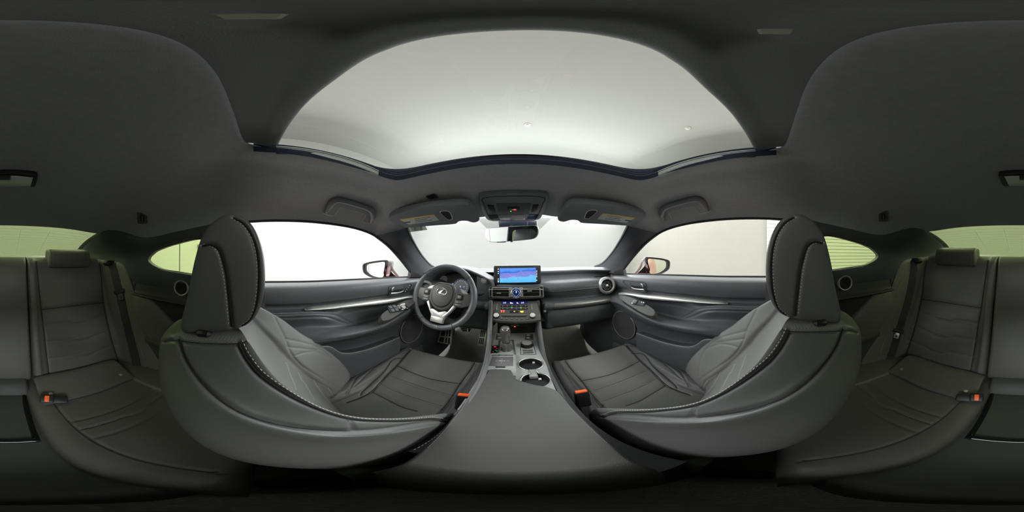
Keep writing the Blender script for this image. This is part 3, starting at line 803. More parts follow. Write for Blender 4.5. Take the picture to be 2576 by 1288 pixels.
SEAMLB = BK.snap(LB, -.0030)[:110]; SEAMTOP = BK.snap(TOPE, -.0005)
SEAMLA = BK.snap(LA, -.0022); SEAMLV = BK.snap(LV2, -.002)
for l, w, d in ((LA, .0045, .006), (LB, .005, .0055), (LV2, .005, .004), (S1, .005, .003), (S2, .005, .002)): BK.press(l, w, d)
for l in (LB,): BK.press(mir(l), .006, .004)
BK.press(TOPE, .004, .003)
for l in wing: BK.press(l, .0045, .0022)
for l in chev: BK.press(l, .0045, .003); BK.press(mir(l), .0045, .003)
BK.norms(); BK.bv = None
def backst(side_line, off=.0008): return BK.snap(side_line, off)
# material of each face: punched leather on the shoulder, perforated on the insert
nrow = len(rows); ncol = len(rows[0])
bk_idx = []
for j in range(NV - 1):
    v = j / (NV - 1) * (nrow - 1)
    for i in range(NU):
        u = (i + .5) / NU * ncol; u = u if u <= ncol / 2 else ncol - u
        k = 0
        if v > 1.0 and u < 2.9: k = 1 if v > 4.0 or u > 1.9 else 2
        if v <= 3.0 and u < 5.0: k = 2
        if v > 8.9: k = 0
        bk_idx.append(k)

# headrest
HP = [(-.132, -.137), (-.122, -.06), (-.112, .0), (-.098, .045), (-.075, .070), (-.045, .080), (-.015, .062), (.004, .020), (.010, -.030), (.005, -.075), (-.012, -.108), (-.040, -.124), (-.090, -.134)]
hc = np.array([-.06, -.03])
hr = []
for w, sc in ((-.108, .03), (-.110, .55), (-.109, .86), (-.102, .965), (-.085, 1.0), (-.04, 1.025), (0, 1.03), (.04, 1.025), (.085, 1.0), (.102, .965), (.109, .86), (.110, .55), (.108, .03)):
    row = []
    for y, z in HP:
        yy, zz = hc + (np.array([y, z]) - hc) * sc
        row.append((XC + w * (1.0 - .20 * (zz + .137) / .21), yy, zz))
    hr.append(row)
HS = Surf(loft([np.array(r) for r in hr], 260, 200, closed_u=True), (XC, -.06, -.03), cu=True, cap=True)
hA = HS.px([(588, 547), (612, 560), (632, 585), (646, 620), (653, 670), (652, 730), (645, 775), (632, 805), (610, 822)], 90)
hB = HS.px([(508, 618), (524, 615), (540, 618), (552, 630), (562, 660), (570, 700), (577, 760), (583, 823)], 90)
HSEAM = [HS.snap(l, -.0018) for l in (hA, hB, mir(hA), mir(hB))]
for l in (hA, hB, mir(hA), mir(hB)): HS.press(l, .004, .0045)
HS.norms(); HS.bv = None

# cushion
def cz(y): return -.58 - .19 * (.735 - y)
crow = []
for y, dz, wi, hb, wo in ((.08, -.02, .13, .03, .215), (.22, 0, .135, .035, .222), (.36, 0, .138, .042, .228), (.50, 0, .15, .042, .232), (.62, 0, .168, .032, .232), (.70, 0, .182, .016, .226), (.735, -.002, .188, .004, .220)):
    z = cz(y) + dz
    crow.append([(XC - wo + .005, y, z - .20), (XC - wo - .012, y, z - .07), (XC - wo - .002, y, z + hb * .45), (XC - wo + .028, y, z + hb), (XC - wi - .030, y, z + hb * .80), (XC - wi, y, z + .002), (XC - wi * .5, y, z + .003), (XC, y, z + .004), (XC + wi * .5, y, z + .003), (XC + wi, y, z + .002),
                 (XC + wi + .022, y, z + hb * .6), (XC + wo - .030, y, z + hb * .85), (XC + wo - .002, y, z + hb * .3), (XC + wo + .006, y, z - .07), (XC + wo - .005, y, z - .20)])
crow = [np.array(r) for r in crow]
fl = crow[-1]
for dy, dz, sc in ((.022, -.014, .99), (.034, -.045, .985), (.030, -.10, .97), (.010, -.16, .95)):
    r = fl.copy(); r[:, 0] = XC + (r[:, 0] - XC) * sc; r[:, 1] += dy
    r[:, 2] = np.minimum(r[:, 2] + dz, fl[7, 2] + dz * 1.0); r[:, 2] = np.where(fl[:, 2] < fl[7, 2] - .04, fl[:, 2] + dz * .2, r[:, 2]); crow.append(r)
CU = Surf(loft(crow, 400, 380), (XC, .4, -.8))
cL = CU.px([(1033, 878), (1018, 895), (1000, 918), (985, 933), (958, 960), (935, 984), (905, 1000), (872, 1012)], 90)
cR = CU.px([(1196, 907), (1186, 925), (1172, 945), (1155, 968), (1140, 992), (1120, 1020), (1108, 1032)], 90)
cX = [CU.px(k, 60) for k in ([(1001, 920), (1045, 940), (1090, 954), (1160, 965)], [(980, 943), (1020, 958), (1070, 975), (1140, 993)], [(958, 965), (1000, 985), (1060, 1005), (1118, 1021)], [(936, 985), (975, 1005), (1012, 1023), (1050, 1034)])]
cN = [CU.px(k, 24, smooth=False) for k in ([(980, 943), (1021, 958), (1027, 965), (1065, 979), (1072, 976), (1140, 993)], [(958, 965), (1001, 985), (1006, 991), (1046, 1006), (1054, 1003), (1118, 1021)])]
cB = [CU.px(k, 70) for k in ([(1018, 900), (990, 904), (967, 935), (928, 971), (909, 988), (907, 995)], [(1021, 885), (976, 896), (928, 935), (892, 971)], [(1034, 877), (990, 880), (940, 911), (898, 947), (874, 990)])]
cI = [CU.px(k, 60) for k in ([(1199, 911), (1196, 935), (1180, 970), (1150, 1010), (1125, 1040)], [(1190, 915), (1186, 935), (1168, 968), (1140, 1008), (1122, 1035)])]
CSEAM = [CU.snap(l, -.0022) for l in (cL, cR, cX[0], cX[3], cB[0])]
for l in (cL, cR): CU.press(l, .005, .006)
for l in cX: CU.press(l, .014, .0045); CU.press(l, .004, .004)
for l in cN: CU.press(l, .004, .003)
for l in cB + cI: CU.press(l, .0045, .0035)
# padding swells between the cross seams
CU.norms(); CU.bv = None
cu_idx = []
ncc = len(crow[0])
for j in range(379):
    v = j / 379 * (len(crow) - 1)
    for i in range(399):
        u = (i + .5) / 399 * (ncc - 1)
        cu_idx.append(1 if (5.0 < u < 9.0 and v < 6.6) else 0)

def front_seat(sd):
    lab = ("driver's dark leather bucket seat with stitched insert, behind the steering wheel" if SIDE > 0 else
           'front passenger dark leather bucket seat with stitched insert, right of the armrest')
    t = thing('front_seat', lab, 'car seat', (XC, .35, -.92), 'front seats')
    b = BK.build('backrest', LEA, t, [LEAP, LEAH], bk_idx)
    stitches(BK.snap(LA + (0, .0045, .0045), .0004), .0044, .0026, .00075).build('edge_stitching', THREAD, b)
    MB().tube(SEAMLA, .0018, 6).build('seam', SEAM, b)
    MB().tube(SEAMLB, np.linspace(.0014, .0006, len(SEAMLB)), 6).build('seam', SEAM, b)
    MB().tube(SEAMTOP, .0008, 6).build('seam', SEAM, b)
    for l in chev: stitches(BK.snap(l, .0006), .0030, .0010, .0011).build('insert_stitching', THREADM, b)
    for l in wing[:1]: stitches(BK.snap(l, .0004) , .003, .002, .0005).build('wing_stitching', THREADD, b)
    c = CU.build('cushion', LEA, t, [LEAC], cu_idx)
    for l in cX[1:3]:
        stitches(CU.snap(l + (0, -.005, 0), .0006), .003, .002, .0005).build('insert_stitching', THREADM, c)
        MB().tube(CU.snap(l, -.0004), .0008, 6).build('seam', SEAM, c)
    for l in cB[1:2] + cI[:1]: stitches(CU.snap(l, .0004), .003, .002, .0005).build('edge_stitching', THREADM, c)
    for l in CSEAM: MB().tube(l, .0013, 6).build('seam', SEAM, c)
    h = HS.build('headrest', LEA, t)
    for l in (hA, hB, mir(hA), mir(hB)):
        stitches(HS.snap(l + (0, -.0042, 0), .0003), .0036, .0024, .0007).build('stitching', THREAD, h)
    for l in HSEAM: MB().tube(l, .0015, 6).build('seam', SEAM, h)
    for w in (-.055, .055):
        MB().tube(A((XC + w, -.095, -.16), (XC + w, -.088, -.11)), .0065, 14).build('headrest_post', CHROME, t)
        MB().lathe([(.024, -.012), (.024, .004), (.018, .010), (.001, .011)], frame((XC + w * 1.05, -.09, -.127), (1, 0, 0), (0, 1, 0)), 28).build('post_guide', BLACK, t)
    MB().box((XC + .098, -.088, -.132), (.030, .026, .014), bev=.005).build('release_button', BLACK, t)
    # frame, rails and side cover under the cushion
    MB().box((XC, .38, -.80), (.40, .56, .10), bev=.02).build('seat_base', BLACK, t)
    for w in (-.19, .19): MB().box((XC + w, .36, -.90), (.04, .72, .05), bev=.006).build('seat_rail', BLACK, t)
    G = loft([A((XC - .232, .10, -.70), (XC - .24, .4, -.70), (XC - .232, .72, -.68)), A((XC - .25, .08, -.74), (XC - .262, .4, -.75), (XC - .245, .74, -.72)), A((XC - .235, .10, -.80), (XC - .24, .4, -.82), (XC - .23, .70, -.80))], 30, 16)
    MB().grid(G).build('side_cover', DARK, t)
    # shoulder belt anchor seen between cushion and backrest on the door side
    MB().box((XC - .215, .305, -.665), (.02, .05, .03), bev=.005).build('belt_anchor', BLACK, t)
mirror_pair(front_seat)

def front_buckle(sd):
    t = thing('seat_belt_buckle', 'front seat belt buckle with orange release button between the armrest and the %s seat' % ('driver' if SIDE > 0 else 'passenger'), 'seat belt buckle', (-.145, .37, -.60), 'front seat belt buckles')
    c = P(1168, 993, x=-.152)
    fr = frame(c, (1, .12, 0), (0.0, .34, .94))
    R = np.stack([fr[1], fr[2], fr[3]], 1)
    MB().box(fpt(fr, 0, -.036), (.040, .072, .022), R, .005).build('buckle_body', BLACK, t)
    MB().box(fpt(fr, 0, -.085), (.030, .075, .014), R, .005).build('buckle_stalk', DARK, t)
    MB().box(fpt(fr, .0, .0005, .002), (.032, .007, .015), R, .0018).build('release_button', ORANGE, t)
mirror_pair(front_buckle)
# ================================================================== dashboard
def onpl(fr, off=0.0):
    """photo pixel -> (u, v) in the plane of the frame"""
    n = fr[3]; d = n @ (fr[0] + n * off)
    def f(px, py):
        v = P(px, py, pl=(n[0], n[1], n[2], d)) - fr[0]
        return np.array([v @ fr[1], v @ fr[2]])
    return f
def quad(fr, pts, off=0.0):
    f = onpl(fr, off); return np.array([f(*p) for p in pts])
def dash():
    t = thing('dashboard', 'full width dark leather dashboard below the windscreen with stitched passenger pad', 'dashboard', (0, 1.1, -.5))
    xs = np.array([-.735, -.66, -.55, -.44, -.33, -.22, -.175, -.13, 0, .11, .15, .22, .33, .44, .55, .66, .735])
    prof = [(1.52, -.128), (1.22, -.092), (1.11, -.102), (1.088, -.112), (1.092, -.140), (1.075, -.152), (1.02, -.158), (.965, -.170), (.937, -.192), (.932, -.2155), (.936, -.219), (.942, -.238), (.952, -.262),
            (.93, -.268), (.903, -.276), (.893, -.294), (.902, -.311), (.915, -.316), (.925, -.40), (.95, -.465), (1.10, -.500), (1.45, -.50)]
    rows = []
    for k, (y, z) in enumerate(prof):
        r = []
        for x in xs:
            yy = y + (.03 if abs(x) < .2 and 5 < k < 13 else 0) - .05 * max(0, abs(x) - .5) / .2 * (k < 4) * 0
            if k >= 13 and -.16 < x < .13: yy += .15
            if 4 <= k <= 12 and -.50 < x < -.15: yy += .13
            if k == 3 and -.50 < x < -.15: yy += .08
            if k <= 3: yy = y - .10 * max(0, (abs(x) - .45) / .25) ** 2; 
            zz = z - (.012 * max(0, (abs(x) - .5) / .2) if k > 3 and k < 12 else 0) - (.010 * max(0, (abs(x) - .45) / .25) if k <= 3 else 0)
            if 12 <= k <= 16: zz = z - .016 * (max(x, 0) / .6)
            if abs(x) > .7: yy -= .01
            r.append((x, yy, zz))
        rows.append(np.array(r))
    D = Surf(loft(rows, 200, 260), (0, 1.4, -.3))
    stl = np.stack([np.linspace(.145, .585, 120), np.full(120, .934), np.full(120, -.2075)], 1)
    D.press(stl + (0, 0, -.004), .003, .004)
    # dark lower panel / soft upper pad / trim strip by height
    idx = []
    for j in range(259):
        v = j / 259 * (len(prof) - 1)
        idx += [0 if (v < 3.0 or 4.6 < v < 9.6) else 1] * 199
    D.build('dash_pad', SOFT, t, [DARK], idx)
    strip = []
    for z, y, in ((-.270, .930), (-.277, .900), (-.294, .8895), (-.309, .898), (-.312, .915)):
        strip.append(A(*[(x, y, z - .016 * x / .6) for x in (.155, .30, .45, .575)]))
    MB().grid(loft(strip, 30, 12)).build('trim_strip', mat('dash_strip', (.20, .20, .18), .35, metal=.5, bump=.1, bscale=120, kind='brush'), t)
    stitches(D.snap(stl, .001), .005, .003, .0007).build('stitching', THREADD, t)
    stitches(D.snap(stl + (0, 0, -.010), .001), .005, .003, .0007).build('stitching', THREADD, t)
    mb = MB(); mb.box((.155, .915, -.36), (.002, .02, .10)); mb.box((.59, .915, -.36), (.002, .02, .10))
    # glovebox lid with its dark latch button
    G = loft([A(*[(x, .912, -.322 - .016 * x / .6) for x in (.165, .3, .45, .58)]), A(*[(x, .905, -.37) for x in (.165, .3, .45, .58)]), A(*[(x, .925, -.44) for x in (.165, .3, .45, .58)]), A(*[(x, .96, -.462) for x in (.165, .3, .45, .58)])], 30, 20)
    g = MB().grid(G).build('glovebox_lid', DARK, t)
    fr = frame(P(1372, 768, y=.905), (1, 0, 0), (0, .1, 1))
    MB().prism(rrect(.028, .020, .003), fr, -.01, .003, .001).build('switch_blank', BLACK, t)
    fr = frame(P(1371, 782, y=.905), (1, 0, 0), (0, .1, 1))
    kh = MB().prism(rrect(.030, .032, .003), fr, -.01, .003, .001).build('lock_plate', BLACK, t)
    MB().lathe([(.007, .003), (.007, .006), (.004, .0065), (.0005, .006)], fr, 20).build('key_lock', SATIN, kh)
    txt('lettering', 'SRS AIRBAG', .009, frame((.55, .9365, -.226), (1, 0, 0), (0, .05, 1)), mat('grey_lettering', (.12, .12, .12), .6), t)
    # side ventilation slot on top
    MB().box((.585, 1.03, -.157), (.11, .012, .006), bev=.002).build('demister_slot', BLACK, t)
dash()
def corner_vent(sd):
    c = P(1527, 718, x=.562)
    if SIDE < 0: c = c * (-1, 1, 1)
    else: c = np.array([-.590, .93, -.215])
    t = thing('round_air_vent', 'round silver ringed air vent at the %s' % ('left end of the dashboard, behind the steering wheel' if SIDE > 0 else 'right end of the dashboard beside the passenger door'), 'air vent', c, 'round dashboard vents')
    fr = frame(c, (1, .35, 0), (-.05, .15, 1))
    if fr[3][1] > 0: fr = (fr[0], -fr[1], fr[2], -fr[3])
    MB().lathe([(.058, -.05), (.058, -.004), (.055, .005), (.049, .009), (.048, .004)], fr, 56, True).build('outer_ring', SATING, t)
    MB().lathe([(.048, .004), (.047, .011), (.044, .014), (.041, .010), (.040, -.01)], fr, 56, True).build('inner_ring', SATIN, t)
    MB().lathe([(.0405, -.02), (.039, -.022), (.001, -.023)], fr, 40).build('vent_well', BLACK, t)
    mb = MB()
    for k in range(4):
        a = k * PI / 2 + .5
        mb.tube(np.array([fpt(fr, .008 * math.cos(a), .008 * math.sin(a), .002), fpt(fr, .038 * math.cos(a), .038 * math.sin(a), .0)]), .0016, 6)
    for k in range(4):
        a0 = k * PI / 2 + .5
        mb.tube(np.array([fpt(fr, .026 * math.cos(a), .026 * math.sin(a), .0) for a in np.linspace(a0, a0 + PI / 2, 12)]), .0018, 6)
    mb.build('vent_spokes', DARK, t)
    MB().lathe([(.008, -.004), (.008, .004), (.004, .007), (.0003, .008)], fr, 20).build('centre_knob', WHITEP, t)
mirror_pair(corner_vent)

def binnacle():
    t = thing('instrument_cluster', 'instrument binnacle with lit round dial under a hood behind the steering wheel', 'instrument cluster', (-.36, 1.02, -.3))
    rim = A(*[P(a, b, y=.94) for a, b in ((1062, 752), (1064, 725), (1072, 700), (1092, 683), (1120, 674.5), (1150, 673), (1175, 677), (1198, 686), (1218, 695.5), (1234, 704.5), (1241, 714), (1243, 732), (1243, 756))])
    R = spl(rim, 90)
    cen = np.array([-.335, .94, -.22])
    inner = (R - cen) * .87 + cen + (0, .02, -.002); inner2 = (R - cen) * .80 + cen + (0, .09, -.002)
    back = R + (0, .10, .006); back2 = R * (1, 1, 1) + (0, .26, -.01)
    G = lin([back2, back, R + (0, .012, .0), R, (R - cen) * .96 + cen + (0, -.004, 0), inner, inner2], 90, 40)
    MB().grid(G).build('hood', SOFT, t)
    ff = frame(P(1218, 725, y=.95), (1, 0, 0), (0, .12, 1))
    q = quad(ff, [(1199, 690), (1212, 697), (1226, 703), (1237, 711), (1242, 722), (1243, 757), (1201, 757)])
    MB().prism(q[::-1], ff, -.02, .0, .002).build('side_face', SOFT, t)
    kf = (fpt(ff, *onpl(ff)(1219, 706.5)), ff[1], ff[2], ff[3])
    kn = MB().lathe([(.021, -.004), (.021, .003), (.0185, .005), (.017, .003)], kf, 40, True).build('knob_ring', SATIN, t)
    MB().lathe([(.0165, .0), (.016, .010), (.014, .012), (.0003, .012)], kf, 36).build('mode_knob', SATING, kn)
    MB().box(fpt(kf, 0, 0, .013), (.024, .006, .005), bev=.001).build('knob_grip', SATIN, kn)
    fr = frame((-.335, 1.03, -.22), (1, 0, 0), (0, .25, 1))
    MB().prism(rrect(.34, .22, .03, 5, 0, 0), fr, -.01, .0).build('cluster_panel', BLACK, t)
    f = onpl(fr)
    a = f(1103, 712); MB().prism(rrect(.13, .11, .02, 5, *a), fr, 0, .004, .001).build('left_display', mat('dim_display', (.02, .02, .022), .2, emit=(.08, .08, .085), estr=.35), t)
    c = f(1160, 722)
    cf = (fpt(fr, *c), fr[1], fr[2], fr[3])
    d = MB().lathe([(.056, 0), (.056, .010), (.052, .012), (.050, .006), (.0495, .004), (.0005, .004)], cf, 60).build('dial', mat('dial_face', (.05, .052, .06), .3, emit=(.08, .085, .10), estr=.5), t)
    ring = np.array([fpt(cf, .0545 * math.cos(q), .0545 * math.sin(q), .012) for q in np.linspace(0, 2 * PI, 70)[:-1]])
    MB().tube(ring, .0014, 6, closed=True).build('dial_ring', SATIN, d)
    glow = mat('display_white', (.5, .55, .7), .5, emit=(.6, .7, 1.0), estr=.9)
    mb = MB()
    for k in range(15):
        q = rad(215 - k * 17.5)
        mb.box(fpt(cf, .043 * math.cos(q), .043 * math.sin(q), .0045), (.0015, .0015, .0015))
        mb.tube(np.array([fpt(cf, .040 * math.cos(q), .040 * math.sin(q), .005), fpt(cf, .046 * math.cos(q), .046 * math.sin(q), .005)]), .0007, 4)
    mb.build('dial_ticks', glow, d)
    txt('dial_digit', '0', .016, (fpt(cf, -.004, .002, .005), fr[1], fr[2], fr[3]), glow, d)
    txt('dial_letter', 'P', .012, (fpt(cf, .022, .0, .005), fr[1], fr[2], fr[3]), glow, d)
    a = f(1140, 722)
    MB().prism(rrect(.02, .05, .006, 4, *a), fr, 0, .005).build('side_gauge', mat('side_gauge_blue', (.1, .15, .3), .4, emit=(.25, .35, .7), estr=.6), t)
binnacle()

def wheel():
    C = np.array([-.392, .785, -.216])
    tilt = rad(22)
    n = np.array([0, -math.cos(tilt), math.sin(tilt)]); ey = np.array([0, math.sin(tilt), math.cos(tilt)]); ex = np.array([1, 0, 0.])
    rot = rad(-4)
    ex, ey = ex * math.cos(rot) + ey * math.sin(rot), ey * math.cos(rot) - ex * math.sin(rot)
    fr = (C, ex, ey, n)
    t = thing('steering_wheel', 'black leather three-spoke steering wheel with silver lower spoke and oval emblem', 'steering wheel', C)
    R = .172
    a = np.linspace(0, 2 * PI, 181)[:-1]
    ring = np.array([fpt(fr, R * math.cos(q), R * math.sin(q), 0) for q in a])
    rr = np.array([.0150 + .002 * (abs(math.sin(q)) < .4) for q in a])
    MB().tube(ring, rr, 20, closed=True).build('rim', mat('wheel_leather', (.11, .115, .13), .38, bump=.15, bscale=600, kind='grain', spec=.5), t)
    for q in (42, 138, 238, 302):
        q = rad(q); c = fpt(fr, R * math.cos(q), R * math.sin(q)); u = fr[1] * math.cos(q) + fr[2] * math.sin(q)
        MB().tube(np.array([c + .0172 * (u * math.cos(w) + n * math.sin(w)) for w in np.linspace(0, 2 * PI, 30)[:-1]]), .0009, 5, closed=True).build('rim_seam', SEAM, t)
    for q0, q1 in ((40, 140), (145, 170), (10, 38), (195, 240), (300, 345)):
        l = np.array([fpt(fr, (R - .0165) * math.cos(rad(q)), (R - .0165) * math.sin(rad(q)), .006) for q in np.linspace(q0, q1, 60)])
        stitches(l, .004, .003, .0009).build('stitching', THREADD, t)
    # hub: dish with airbag cover
    def sup(rx, ry, cy, pw, n_=60):
        out = []
        for q in np.arange(n_) / n_ * 2 * PI:
            c, s = math.cos(q), math.sin(q); k = pw if s < 0 else 3.2
            out.append((rx * abs(c) ** (2 / k) * (1 if c > 0 else -1), cy + ry * abs(s) ** (2 / k) * (1 if s > 0 else -1)))
        return np.array(out)
    HUB = mat('hub_plastic', (.085, .085, .085), .5, bump=.15, bscale=600, kind='grain')
    MB().prism(sup(.076, .078, .0, 2.0), fr, -.03, .012, .012, smooth=True).build('hub', HUB, t)
    ab = MB().prism(sup(.060, .064, .004, 2.0), fr, .0, .022, .010, smooth=True).build('airbag_cover', HUB, t)
    so = sup(.0608, .0648, .004, 2.0); MB().tube(np.array([fpt(fr, u, v, .0125) for u, v in so]), .0012, 6, closed=True).build('cover_seam', SEAM, ab)
    # emblem: slanted L in an oval ring
    e = np.array([fpt(fr, .0285 * math.cos(q), .022 + .0200 * math.sin(q), .0235) for q in np.linspace(0, 2 * PI, 50)[:-1]])
    em = MB().tube(e, .0024, 8, closed=True).build('emblem', CHROME, ab)
    L = [(.010, .0415), (-.0150, .0160), (-.0165, .0115), (-.0115, .0085), (.0225, .0085), (.0255, .0135), (-.0035, .0140), (.017, .0395)]
    L2 = [(.006, .0395), (-.017, .015), (-.0170, .0105), (-.013, .0085), (.020, .0085), (.0245, .0140), (-.0035, .0145), (.0155, .0365)]
    MB().prism(L2, fr, .020, .0262, .0012).build('emblem_letter', CHROME, em)
    txt('lettering', 'SRS AIRBAG', .0075, (fpt(fr, 0, -.034, .0232), ex, ey, n), mat('grey_lettering', (.12, .12, .12), .6), ab)
    # side spokes with switches
    for s in (-1, 1):
        o = [(s * .060, .035), (s * .100, .032), (s * .158, .030), (s * .160, .002), (s * .155, -.030), (s * .115, -.045), (s * .066, -.042)]
        sp = MB().prism(np.array(o)[::s], fr, -.018, .006, .006, smooth=True).build('side_spoke', HUB, t)
        pd = MB().prism(rrect(.036, .032, .006, 4, s * .098, .010), fr, .003, .011, .003).build('switch_pad', BLACK, sp)
        MB().prism(rrect(.018, .016, .004, 4, s * .098, .010), fr, .009, .0135, .002).build('switch_button', mat('button_grey', (.22, .22, .22), .4), sp)
        MB().prism(rrect(.034, .012, .003, 4, s * .096, -.018), fr, .003, .010, .002).build('switch_button', GREY, sp)
        MB().prism(rrect(.034, .012, .003, 4, s * .096, -.0315), fr, .003, .009, .002).build('switch_button', GREY, sp)
        pl_ = [(s * .080, .062), (s * .110, .052), (s * .125, .040), (s * .122, .030), (s * .105, .034), (s * .080, .044)]
        MB().prism(np.array(pl_)[::s], fr, -.034, -.030, .001).build('shift_paddle', SATIN, t)
    # silver V and lower spoke
    for s in (-1, 1):
        v = [(s * .072, -.036), (s * .085, -.045), (s * .058, -.085), (s * .042, -.105), (s * .036, -.122), (s * .018, -.118), (s * .028, -.096), (s * .050, -.076)]
        MB().prism(np.array(v)[::s], fr, -.012, .010, .004).build('silver_arm', SATIN, t)
    v = [(-.050, -.080), (-.036, -.076), (0, -.0885), (.036, -.076), (.050, -.080), (.042, -.104), (.036, -.122), (-.036, -.122), (-.042, -.104)]
    MB().prism(v[::-1], fr, -.012, .0095, .003).build('silver_arm', SATIN, t)
    w = [(-.036, -.114), (.036, -.114), (.034, -.146), (-.034, -.146)]
    ls = MB().prism(w, (fr[0], ex, ey, n), -.010, .013, .004).build('lower_spoke', SATIN, t)
    bf = (fpt(fr, 0, -R * .985, .0165), ex, ey * .93 + n * .36, n * .93 - ey * .36)
    b = MB().prism(rrect(.034, .014, .003), bf, -.004, .0016, .001).build('badge', CHROME, t)
    txt('badge_lettering', 'F SPORT', .0075, (fpt(bf, 0, 0, .0016), bf[1], bf[2], bf[3]), mat('badge_ink', (.12, .12, .13), .5), b)
    # column shroud and stalks
    G = [np.array([fpt(fr, rx * math.cos(q), ry * math.sin(q) - dy, -d) for q in np.linspace(0, 2 * PI, 30)[:-1]]) for rx, ry, dy, d in ((.045, .04, .01, .03), (.06, .05, .015, .06), (.075, .07, .03, .16), (.08, .08, .05, .22))]
    c = MB().grid(loft(G, 48, 16, closed_u=True), cu=True, cap=True).build('column_shroud', BLACK, t)
    for s in (1, -1):
        p = np.array([fpt(fr, s * k, .012 * i + (.026 if s > 0 else 0), -.055 - .01 * i) for i, k in enumerate((.06, .12, .178, .192))])
        MB().tube(spl(p, 24), np.concatenate([np.full(10, .006), np.linspace(.007, .0135, 14)]), 10).build('column_stalk', BLACK, t)
wheel()

# ------------------------------------------------------------------ centre screen, vents and clock
def screen():
    fr = frame(P(1301.5, 691, y=.985), (1, 0, 0), (0, .12, 1)); f = onpl(fr)
    w = f(1361, 691)[0] - f(1242, 691)[0]; h = f(1300, 667.5)[1] - f(1300, 714)[1]
    t = thing('infotainment_screen', 'wide black touch screen on the dashboard showing a blue map', 'display screen', fr[0])
    MB().prism(rrect(w, h, .009, 6), fr, -.022, .0, .0025, smooth=False).build('screen_housing', mat('screen_black', (.022, .026, .03), .25), t)
    m = bpy.data.materials.new('map_display'); m.use_nodes = True; nt = m.node_tree; b = nt.nodes['Principled BSDF']
    b.inputs['Base Color'].default_value = (.02, .02, .03, 1); b.inputs['Roughness'].default_value = .2
    tc = nt.nodes.new('ShaderNodeTexCoord'); sep = nt.nodes.new('ShaderNodeSeparateXYZ'); nt.links.new(tc.outputs['UV'], sep.inputs[0])
    nz = nt.nodes.new('ShaderNodeTexNoise'); nz.inputs['Scale'].default_value = 3.2; nz.inputs['Detail'].default_value = 5; nt.links.new(tc.outputs['UV'], nz.inputs['Vector'])
    a1 = nt.nodes.new('ShaderNodeMath'); a1.operation = 'MULTIPLY_ADD'; a1.inputs[1].default_value = .42; nt.links.new(nz.outputs['Fac'], a1.inputs[0]); nt.links.new(sep.outputs['Y'], a1.inputs[2])
    a2 = nt.nodes.new('ShaderNodeMath'); a2.operation = 'MULTIPLY_ADD'; a2.inputs[1].default_value = -.16; nt.links.new(sep.outputs['X'], a2.inputs[0]); nt.links.new(a1.outputs[0], a2.inputs[2])
    r = nt.nodes.new('ShaderNodeValToRGB'); e = r.color_ramp.elements
    e[0].position = 0.0; e[0].color = (.06, .38, .80, 1); e[1].position = 1.0; e[1].color = (.08, .25, .80, 1)
    for p, c in ((.38, (.10, .48, .85, 1)), (.50, (.14, .42, .85, 1)), (.54, (.16, .22, .62, 1)), (.82, (.14, .20, .60, 1)), (.86, (.02, .10, .55, 1)), (.93, (.04, .20, .72, 1))):
        k = e.new(p); k.color = c
    nt.links.new(a2.outputs[0], r.inputs[0]); nt.links.new(r.outputs[0], b.inputs['Emission Color']); b.inputs['Emission Strength'].default_value = 1.0
    x0, y0 = f(1257, 711); x1, y1 = f(1348, 673.5)
    mb = MB(); mb.add([fpt(fr, *q, .0006) for q in ((x0, y0), (x1, y0), (x1, y1), (x0, y1))], [(0, 1, 2, 3)], False, np.array([(0, 0), (1, 0), (1, 1), (0, 1)], float))
    d = mb.build('map_display', m, t)
    road = mat('map_road', (.3, .1, .3), .5, emit=(.55, .20, .55), estr=.7); pin = mat('map_pin', (.2, .05, .3), .5, emit=(.45, .06, .35), estr=.7)
    ww, hh = x1 - x0, y1 - y0
    def mp(a, b_): return fpt(fr, x0 + ww * a, y0 + hh * b_, .0011)
    for l in ([(.02, .35), (.12, .55), (.25, .60), (.30, .42), (.45, .5)], [(.28, .60), (.34, .44), (.5, .55), (.58, .80), (.66, .5)], [(.83, .02), (.84, .3), (.84, .55), (.78, .62)], [(.05, .02), (.1, .25), (.3, .3)], [(.74, .0), (.8, .2), (1, .12)], [(.66, .5), (.76, .62), (.86, .68)], [(.42, .3), (.5, .1), (.45, 0)]):
        p = spl(np.array([mp(*q) for q in l]), 24); MB().tube(p, .0005, 4).build('map_road', road, d)
    for a, b_ in ((.09, .58), (.27, .60), (.28, .42), (.51, .69), (.71, .64), (.85, .68), (.62, .42), (.20, .27), (.50, .27)):
        MB().lathe([(.0028, 0), (.0026, .0006), (.0003, .0007)], (mp(a, b_), fr[1], fr[2], fr[3]), 14).build('map_pin', pin, d)
    ico = mat('screen_icon', (.6, .7, .8), .5, emit=(.7, .8, .95), estr=.8)
    for px, ys in ((1253.5, (677, 683, 688, 702, 706.5, 709)), (1350, (682, 687, 691.5, 696, 705))):
        for y in ys:
            q = f(px, y); MB().prism(rrect(.0065, .0052, .0015, 3, *q), fr, .0, .0008).build('screen_icon', ico, t)
screen()
